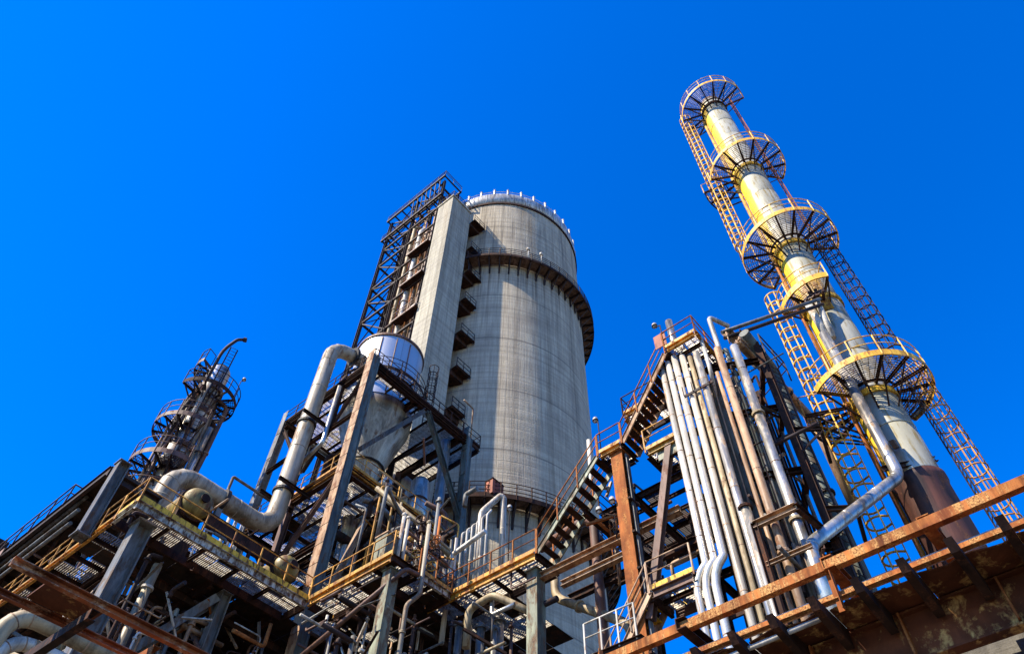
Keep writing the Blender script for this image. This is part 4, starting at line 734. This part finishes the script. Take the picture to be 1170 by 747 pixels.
for z in (.5, 1.6, 2.7, 3.6): rod(t, 'header', [(16.8, 20.5+z*.1, DZ+z), (19.9, 20.7+z*.1, DZ+z)], .07, [YEL, GREY, BROWN, BEIGE][int(z)], 8)
for y in (20.6, 21.6): rod(t, 'header', [(17.0, y, DZ+3.1), (17.0, y+1.2, DZ+3.3), (20.2, y+1.4, DZ+3.0)], .09, GREY, 8)
for i in range(14):
    x, y = rnd.uniform(17.2, 24), rnd.uniform(21.5, 25.5); z1 = rnd.uniform(22.5, 28)
    pipe('pipe', 'small process pipe crowded behind the valve manifold', [(x, y, DZ), (x, y, z1), (x+rnd.uniform(-1.5, 1.5), y+.4, z1+.2)], rnd.choice([.06, .09, .14]), rnd.choice([GREY, BROWN, SILV, RUSTD, BEIGE, YEL]), group='small pipes behind the valve manifold', flanges=(1.1, 2.0))
pipe('pipe', 'long dim beige pipe slanting behind the valve manifold', [(16.9, 23.6, 26.4), (19.2, 22.2, 24.6), (21.6, 20.8, 22.2)], .13, BEIGE, bend=.3)

clutter(26, (19.2, 20.5), (5.2, 6.6), (15, 25.0), '', None, [RUSTD, BROWN, IRON, GREY, COPP, IRON, TEAL], [.03, .05, .07], 10)
clutter(12, (19.2, 21.3), (4.8, 8.0), (25.4, 26.8), 'small pipe fitting on top of the exchanger', 'fittings on top of the exchanger', [RUSTD, BROWN, IRON, GREY, WHITE, COPP], [.03, .05, .08], 25.4)
clutter(24, (19.9, 22.5), (8.4, 13), (18.5, 24.5), '', None, [RUSTD, BROWN, IRON, RUST, COPP], [.03, .05, .07])
# ------------------------------------------------------------------ right yellow and silver column
RX, RY, RR = 24.9, 2.22, .86
RCM, nt_, b_ = base_mat('column_cladding')
tc = nt_.nodes.new('ShaderNodeTexCoord'); sp = nt_.nodes.new('ShaderNodeSeparateXYZ'); nt_.links.new(tc.outputs['Object'], sp.inputs[0])
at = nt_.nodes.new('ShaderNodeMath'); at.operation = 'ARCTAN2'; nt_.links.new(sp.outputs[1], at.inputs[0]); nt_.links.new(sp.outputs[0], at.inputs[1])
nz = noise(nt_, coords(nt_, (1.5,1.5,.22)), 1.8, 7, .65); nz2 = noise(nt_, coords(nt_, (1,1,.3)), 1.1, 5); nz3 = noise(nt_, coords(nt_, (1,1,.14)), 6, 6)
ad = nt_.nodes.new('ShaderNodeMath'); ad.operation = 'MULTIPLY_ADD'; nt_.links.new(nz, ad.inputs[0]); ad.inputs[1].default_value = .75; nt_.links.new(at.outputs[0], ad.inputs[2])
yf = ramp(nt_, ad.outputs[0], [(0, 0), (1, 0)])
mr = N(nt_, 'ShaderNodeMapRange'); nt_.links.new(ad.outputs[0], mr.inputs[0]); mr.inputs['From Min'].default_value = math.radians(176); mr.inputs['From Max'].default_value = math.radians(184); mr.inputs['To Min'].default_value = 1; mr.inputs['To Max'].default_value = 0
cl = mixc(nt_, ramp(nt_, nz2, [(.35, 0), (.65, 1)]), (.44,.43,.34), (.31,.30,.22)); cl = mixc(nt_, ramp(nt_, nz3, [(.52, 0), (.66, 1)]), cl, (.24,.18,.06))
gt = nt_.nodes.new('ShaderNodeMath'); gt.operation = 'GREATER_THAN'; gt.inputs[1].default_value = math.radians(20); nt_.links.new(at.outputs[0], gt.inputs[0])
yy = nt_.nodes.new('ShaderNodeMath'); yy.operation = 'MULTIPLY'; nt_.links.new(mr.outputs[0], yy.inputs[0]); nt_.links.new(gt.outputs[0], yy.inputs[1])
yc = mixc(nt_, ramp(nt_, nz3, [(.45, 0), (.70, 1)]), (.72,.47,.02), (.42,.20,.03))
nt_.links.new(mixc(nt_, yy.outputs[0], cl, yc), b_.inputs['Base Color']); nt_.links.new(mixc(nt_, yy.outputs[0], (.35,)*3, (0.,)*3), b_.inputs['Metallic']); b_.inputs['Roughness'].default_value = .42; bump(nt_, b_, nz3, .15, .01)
t = thing('process_column', 'tall slender silver and yellow column with ring platforms at right', 'column', (RX, RY, 0))
z = 20.3; i = 0
while z < 58:
    h = [2.3, 2.0, 2.5, 2.1][i % 4]; h = min(h, 58.2-z); dr = .012*(i % 2)
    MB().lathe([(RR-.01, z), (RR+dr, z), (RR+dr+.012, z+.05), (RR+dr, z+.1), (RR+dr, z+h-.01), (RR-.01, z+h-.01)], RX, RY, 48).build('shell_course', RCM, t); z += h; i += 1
MB().lathe([(RR, 58.2), (RR*.95, 58.6), (.5, 59.0), (0, 59.1)], RX, RY, 40).build('top_head', BROWN, t)
MB().lathe([(RR+.03, 0), (RR+.03, 19.9), (RR+.08, 20.0), (RR+.08, 20.25), (RR-.02, 20.3)], RX, RY, 48).build('skirt', SKIRT, t)
for zz in (57.0, 45.9, 36.1, 31.0, 24.3): MB().lathe([(RR-.02, zz), (RR+.09, zz), (RR+.09, zz+.3), (RR-.02, zz+.3)], RX, RY, 48, sm=False).build('stiffener_ring', YELG if zz < 46 else RUSTD, t)
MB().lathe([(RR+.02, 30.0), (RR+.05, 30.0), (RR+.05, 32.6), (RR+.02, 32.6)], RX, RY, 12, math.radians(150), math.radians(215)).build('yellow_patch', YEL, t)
PG = paint('platform_grating_weathered', (.34,.31,.26), (.24,.215,.18), .18, (.16,.09,.05), (.09,.05,.03), .6, .2, sc=2)
sector('ring_platform', 'topmost ring platform of the tall yellow column', RX, RY, 1.0, 2.35, 57.6, 62, 283, GOLD, RUSTD, PG, GOLD, RR)
sector('ring_platform', 'second ring platform from the top of the tall yellow column', RX, RY, 1.0, 2.35, 46.5, 118, 318, GOLD, RUSTD, PG, GOLD, RR)
sector('ring_platform', 'small dark rest platform behind the upper caged ladder of the yellow column', RX, RY, 1.5, 2.95, 46.3, 66, 104, RUSTD, RUSTD, PG, YELO, RR, nseg=2)
sector('ring_platform', 'third and widest ring platform of the tall yellow column', RX, RY, 1.0, 2.5, 36.8, 48, 306, GOLD, RUSTD, PG, GOLD, RR)
sector('ring_platform', 'narrow yellow edged half platform where the cross pipes meet the column', RX, RY, 1.0, 1.85, 31.4, 118, 214, GOLD, RUSTD, PG, GOLD, RR, nseg=3, toeh=.3)
sector('ring_platform', 'lowest ring platform of the tall yellow column, on its right', RX, RY, 1.0, 2.4, 24.9, 138, 338, GOLD, RUSTD, PG, GOLD, RR)
sector('ring_platform', 'lowest dark rest platform behind the long caged ladder', RX, RY, 1.4, 2.75, 24.7, 62, 112, RUSTD, RUSTD, PG, YELO, RR, nseg=3)
def lad(label, a, r, z0, z1, m_, hm, ang=None, cage=True, **k):
    x, y = pol(r, math.radians(a)); return ladder('ladder', label, RX+x, RY+y, z0, z1, math.radians(ang if ang is not None else a), m_, hm, cage, **k)
lad('upper yellow caged ladder on the left of the tall column', 97, 1.72, 36.9, 58.7, GOLD, GOLD, cr=.42, hw=.045)
lad('long lower yellow caged ladder on the left of the tall column', 99, 1.42, 11.0, 33.4, GOLD, GOLD, cr=.42, hw=.045)
lad('upper dark ladder on the right of the tall column between top platforms', 292, 1.45, 46.5, 58.6, RUST, RUST, cage=False)
lad('middle pinkish ladder on the right of the tall column', 290, 1.45, 36.8, 47.7, RUST, RUST, cage=False)
lad('dark caged ladder on the right of the tall column below the widest platform', 288, 1.3, 24.9, 38.0, IRON, IRON)
lad('lowest dark caged ladder on the right of the column above the rusty walkway', 286, 1.5, 12.0, 26.0, IRON, YELO)
# pipes on the column
pipe('pipe', 'bright silver pipe running down the column and turning left at its foot', [(23.45, 2.55, 28.0), (23.45, 2.55, 19.75), (19.2, 5.2, 15.55), (19.0, 5.15, 12.0)], .21, SILV, bend=.4, bands=2.2, n=16)
pipe('pipe', 'lumpy white lagged pipe on the column above the silver one, left', [(23.5, 2.55, 30.3), (23.5, 2.5, 27.8)], .17, WHITE, bands=.5); pipe('pipe', 'lumpy white lagged pipe on the column above the silver one, right', [(23.55, 2.15, 30.3), (23.55, 2.3, 27.6)], .13, WHITE, bands=.45)
pipe('pipe', 'yellow striped strip pipe down the left side of the tall column', [(24.75, 3.2, 57), (24.75, 3.2, 15)], .1, YEL, flanges=(11, 20, 32))
pipe('pipe', 'thin rusty conduit down the left of the tall column', [(24.2, 3.15, 35), (24.2, 3.15, 10)], .05, RUST)
pipe('pipe', 'olive horizontal pipe behind the long caged ladder at the foot', [(25.9, 7.4, 17.2), (25.9, 2.6, 17.2)], .3, BEIGE, flanges=(2.4,), fmat=IRON)
t = thing('pipe_bracket', 'dark bracket arms where the silver pipe leaves the column', 'bracket', (24, 2.3, 20.4)); bar(t, 'arm', (23.3, 2.9, 20.2), (24.9, 1.3, 20.9), .12, IRON, .2, 'C'); bar(t, 'arm', (23.2, 2.2, 20.9), (23.9, 2.2, 21.4), .16, IRON, .3)
t = thing('nozzle_cluster', 'small cluster of dark nozzles under the narrow half platform', 'nozzles', (23.9, 2.0, 30.6))
for a in (168, 178, 190, 200): x, y = pol(1, math.radians(a)); rod(t, 'nozzle', [(RX+x*.95, RY+y*.95, 30.7), (RX+x*1.5, RY+y*1.5, 30.7+.3*((a//10) % 2))], .07, IRON, 8); MB().axial([(.07, 0), (.14, 0), (.14, .06), (.07, .06)], (RX+x*1.35, RY+y*1.35, 30.75), (x, y, .1), 10, False).build('flange', BROWN, t)
# ------------------------------------------------------------------ left column
QX, QY, QR = 11.13, 35.29, .68
t = thing('process_column', 'dark grey pipe-wrapped column with half-ring platforms at far left', 'column', (QX, QY, 0))
z = 20; i = 0
while z < 37.5:
    h = [1.9, 1.5, 2.2][i % 3]; MB().lathe([(QR-.01, z), (QR+.01*(i % 2), z), (QR+.03, z+.06), (QR+.01*(i % 2), z+.12), (QR+.01*(i % 2), z+h-.01)], QX, QY, 36).build('shell_course', [SILV, CREAM, DUCT][i % 3], t); z += h; i += 1
MB().lathe([(QR, 0), (QR, 20)], QX, QY, 36).build('skirt', RUSTD, t); MB().lathe([(QR, z), (QR*.8, z+.3), (0, z+.5)], QX, QY, 30).build('top_head', GREY, t)
for zz in (22, 25.5, 28.8, 31.6, 34.6, 36.6): MB().lathe([(QR, zz), (QR+.16, zz), (QR+.16, zz+.25), (QR, zz+.25)], QX, QY, 30, sm=False).build('flange', BROWN, t)
sector('ring_platform', 'top railed platform of the far left column', QX, QY, .85, 1.85, 36.0, 190, 420, RUSTD, IRON, IRON, IRON, QR, drop=.5)
sector('ring_platform', 'topmost small perch above the far left column platform', QX, QY, .8, 1.5, 38.4, 60, 200, BROWN, IRON, IRON, IRON, QR, drop=.6)
sector('ring_platform', 'second half-ring platform of the far left column', QX, QY, .85, 1.95, 32.9, 95, 270, BROWN, IRON, IRON, BROWN, QR, drop=.7)
sector('ring_platform', 'third half-ring platform of the far left column', QX, QY, .85, 2.1, 29.8, 95, 270, BROWN, IRON, IRON, BROWN, QR, drop=.6)
sector('ring_platform', 'fourth half-ring platform of the far left column above the grey post', QX, QY, .85, 2.2, 26.8, 95, 280, BROWN, IRON, PG, BROWN, QR)
t = thing('davit', 'crane davit arm leaning out over the far left column', 'davit', (QX-.2, QY, 36)); rod(t, 'mast', fillet([(QX-.6, QY-.3, 36.0), (QX-.6, QY-.3, 40.3), (QX-.1, QY-.45, 41.8), (QX+.25, QY-.6, 42.0)], .8), .11, IRON, 8)
MB().axial([(0, 0), (.17, 0), (.17, .2), (0, .2)], (QX+.22, QY-.58, 42.0), (.77, -.6, 0), 10, False).build('end_cap', IRON, t)
ladder('ladder', 'thin ladder up the front of the far left column', QX-.2, QY-1.05, 26.8, 40.2, math.radians(255), IRON, BROWN, cage=False)
pipe('pipe', 'white pipe slanting up the front of the far left column', [(QX-.5, QY-.75, 33), (QX-.5, QY-.75, 36.9)], .15, WHITE, flanges=(.2,)); pipe('pipe', 'cream stub vessel on the far left column at its second platform', [(QX-.6, QY-.7, 29.9), (QX-.6, QY-.7, 31.2)], .3, CREAM, flanges=(.15,)); pipe('pipe', 'small cream stub on the far left column between platforms', [(QX-.5, QY-.7, 33.0), (QX-.5, QY-.7, 33.7)], .24, CREAM)
pipe('pipe', 'brown lagged pipe looping down the right of the far left column', [(QX+.5, QY-.9, 35.8), (QX+1.15, QY-.9, 35.6), (QX+1.15, QY-.9, 31.6), (QX+1.0, QY-.8, 24)], .13, BROWN, flanges=(1.5, 4.5, 8), fmat=COPP)
pipe('pipe', 'silver pipe down the right of the far left column', [(QX+.75, QY-.95, 33.5), (QX+.75, QY-.95, 24)], .17, SILV, flanges=(2, 4.4), fmat=BROWN); pipe('pipe', 'dark fat pipe bulging from the right of the far left column', [(QX+.8, QY+.1, 35), (QX+1.4, QY+.1, 34.6), (QX+1.4, QY+.1, 30.8), (QX+.7, QY+.1, 30.2)], .2, IRON)
for i in range(14): a = rnd.uniform(120, 340); x, y = pol(QR+.1+rnd.random()*.5, math.radians(a)); tag(MB().tube(fillet([(QX+x, QY+y, 20), (QX+x, QY+y, rnd.uniform(28, 37)), (QX+x*.6, QY+y*.6, 37)], .2), rnd.choice([.05, .08, .1]), 7).build('pipe', rnd.choice([IRON, GREY, BROWN, COPP])), 'thin pipe hugging the shell of the far left column', 'pipe', 'thin pipes on the far left column')
lamp('tiny lamp on the rail of the far left column', QX+1.2, QY-1.3, 38.0, 36.0, (-.1, .1))
RUSTB = paint('rust_streaked_beam', (.48,.17,.04), (.22,.06,.018), .3, (.55,.30,.10), (.10,.03,.012), .85, bs=.5, spec=.2, streak=.15, sc=1.6, grime=.9)
RUSTL = paint('rust_mottled', (.42,.125,.04), (.25,.075,.03), .24, (.58,.36,.22), (.22,.09,.04), .8, bs=.4, spec=.25, streak=1)
# ------------------------------------------------------------------ foreground rusty walkway (right)
t = thing('rusty_walkway', 'rusty cantilevered walkway with peeling paint in the right foreground', 'walkway', (11, 1, 0))
WX = 10.36
MB().beam((WX+.1, 8.6, 8.72), (WX-.13, -4, 8.72), .13, .16, 'D').build('rail_beam', RUSTB, t)
MB().beam((WX+.08, 8.6, 8.27), (WX, -4, 8.27), .10, .13, 'L').build('edge_angle', RUSTB, t)
for j in range(18): y = -3.9+.68*j+.05; MB().add([(9.72+.03*j, y-.06, 8.16), (9.72+.03*j, y+.06, 8.16), (11.15, y+.06, 8.16), (11.15, y-.06, 8.16), (9.84+.03*j, y-.06, 8.0), (9.84+.03*j, y+.06, 8.0), (11.15, y+.06, 7.86), (11.15, y-.06, 7.86)], [(0,1,2,3), (7,6,5,4), (0,4,5,1), (1,5,6,2), (2,6,7,3), (3,7,4,0)]).build('joist', RUSTD, t)
for j in range(9):
    y = -3.9+1.36*j; m = MB(); n = 7; prev = None; e = [(10.47+.01*j+rnd.uniform(-.05, .06), y+1.34*k/n+.01) for k in range(n+1)]
    m.poly([(11.5, y+.01), (11.5, y+1.35)][::-1]+[p for p in e], 8.17, 8.19).build('deck_plate', RUSTP, t)
MB().beam((11.2, -4, 7.78), (11.35, 8.6, 7.78), .22, .72, 'I', t=.03).build('girder', RUSTP, t)
for j in range(9): y = -3.5+1.4*j; MB().box(11.07, 11.2, y, y+.03, 7.47, 8.1).build('stiffener', RUST, t)
for y in (1.1, 2.6, 5.2, 7.4): MB().beam((WX-.1, y, 8.74), (11.6, y, 8.74), .18, .2, 'C').build('cross_channel', RUST if y != 5.2 else RUSTD, t)
for y in (-2.4, 2.67, 6.9): MB().beam((WX-.02, y, 8.0), (WX-.02, y, 8.9), .12, .1, 'L', (0,1,0)).build('post', RUST, t)
for y in (-2, 8.4): bar(t, 'support', (11.9, y, 0), (11.9, y, 7.4), .4, RUSTD, .4, 'H')
bar(t, 'back_beam', (12.0, 8.6, 8.3), (11.9, -4, 8.3), .2, RUSTD, .3, 'I')
pipe('pipe', 'pale pipe lying along the edge of the rusty foreground walkway', [(10.72, 8.4, 8.4), (10.62, -4, 8.42)], .075, CREAM, bands=1.1, bmat=COPP); pipe('pipe', 'thin white conduit resting on the rusty foreground walkway', [(10.55, 5.4, 8.05), (10.5, 3.0, 8.08)], .04, WHITE)
CONC3 = concrete('rack_concrete', 0, 0, None, (.17,.16,.14), (.10,.095,.085), 1.2, 3.0)
t = thing('concrete_beam', 'stained grey concrete beam below the rusty foreground walkway', 'beam', (13.2, -1, 0)); MB().box(12.6, 13.3, -5, 2.9, 6.4, 8.2).build('beam', CONC3, t); MB().box(12.7, 13.2, -3, -2.4, 0, 6.4).build('pier', CONC3, t); MB().box(12.7, 13.2, 1.6, 2.2, 0, 6.4).build('pier', CONC3, t)
for y in (-.5, .7, 1.9): MB().box(12.5, 12.6, y, y+.3, 6.4, 8.1).build('rib', CONC3, t)
# ------------------------------------------------------------------ foreground rusty beams (left)
t = thing('rusty_beam', 'upper of two long rusty beams crossing the lower left foreground', 'beam', (2.1, 10.55, 0)); MB().beam((2.05, 10.6, 7.72), (13, 10.45, 7.72), .1, .12, 'C').build('web', RUSTL, t); bar(t, 'post', (12.2, 10.5, 0), (12.2, 10.5, 7.55), .3, RUSTD, .3, 'H')
t = thing('rusty_beam', 'lower of two long rusty beams crossing the lower left foreground', 'beam', (1, 11.3, 0)); MB().beam((.2, 11.35, 7.66), (13, 11.1, 7.66), .08, .1, 'C').build('web', RUSTL, t); bar(t, 'post', (12.4, 11.2, 0), (12.4, 11.2, 7.5), .3, RUSTD, .3, 'H'); bar(t, 'post', (.6, 11.3, 0), (.6, 11.3, 7.5), .3, RUSTD, .3, 'H')
tag(MB().box(2.6, 3.5, 10.72, 11.25, 7.72, 7.75).build('sheet', RUSTP), 'rusty sheet plate bridging the two foreground beams at left', 'plate')
t = thing('cross_beam', 'dark cross beam running back under the two rusty foreground beams', 'beam', (3.3, 13, 7.3)); bar(t, 'web', (3.25, 10.3, 7.4), (3.25, 16, 7.4), .12, RUSTD, .15, 'C'); bar(t, 'post', (3.25, 15.8, 0), (3.25, 15.8, 7.3), .25, RUSTD, .25, 'H')
for i, x in enumerate((4.3, 4.9)): tag(MB().beam((x, 10.4, 7.4), (x, 14.5, 7.4), .12, .14, 'C').build('cross_beam', RUST), ['left', 'right'][i]+' short orange cross bar under the foreground beams', 'beam')
# big beige pipes low at left
for i, (dx, dz, r, m_, lb) in enumerate([(0, -.2, .2, BEIGE, 'outer'), (.42, -.75, .16, CREAM, 'middle pale'), (.9, -1.35, .19, BEIGE, 'inner')]):
    pipe('pipe', lb+' of the beige bent pipes at the lower left corner', [(4.3+dx*.4, 19, 6), (4.3+dx*.4, 19, 11.7+dz), (12, 19, 11.7+dz)], r, m_, bend=.6, bands=1.6, bmat=COPP, n=16)
for i in range(5): y = 20.5+i*.9; pipe('pipe', names[i]+' nearest of the dim rack pipes behind the beige bends', [(4.5, y, 11.2+.1*i), (16, y, 11.2+.1*i)], rnd.choice([.12, .18, .24]), rnd.choice([GREY, BROWN, BEIGE, RUSTD]))

# ------------------------------------------------------------------ the dim tangle of small pipes, as one mass
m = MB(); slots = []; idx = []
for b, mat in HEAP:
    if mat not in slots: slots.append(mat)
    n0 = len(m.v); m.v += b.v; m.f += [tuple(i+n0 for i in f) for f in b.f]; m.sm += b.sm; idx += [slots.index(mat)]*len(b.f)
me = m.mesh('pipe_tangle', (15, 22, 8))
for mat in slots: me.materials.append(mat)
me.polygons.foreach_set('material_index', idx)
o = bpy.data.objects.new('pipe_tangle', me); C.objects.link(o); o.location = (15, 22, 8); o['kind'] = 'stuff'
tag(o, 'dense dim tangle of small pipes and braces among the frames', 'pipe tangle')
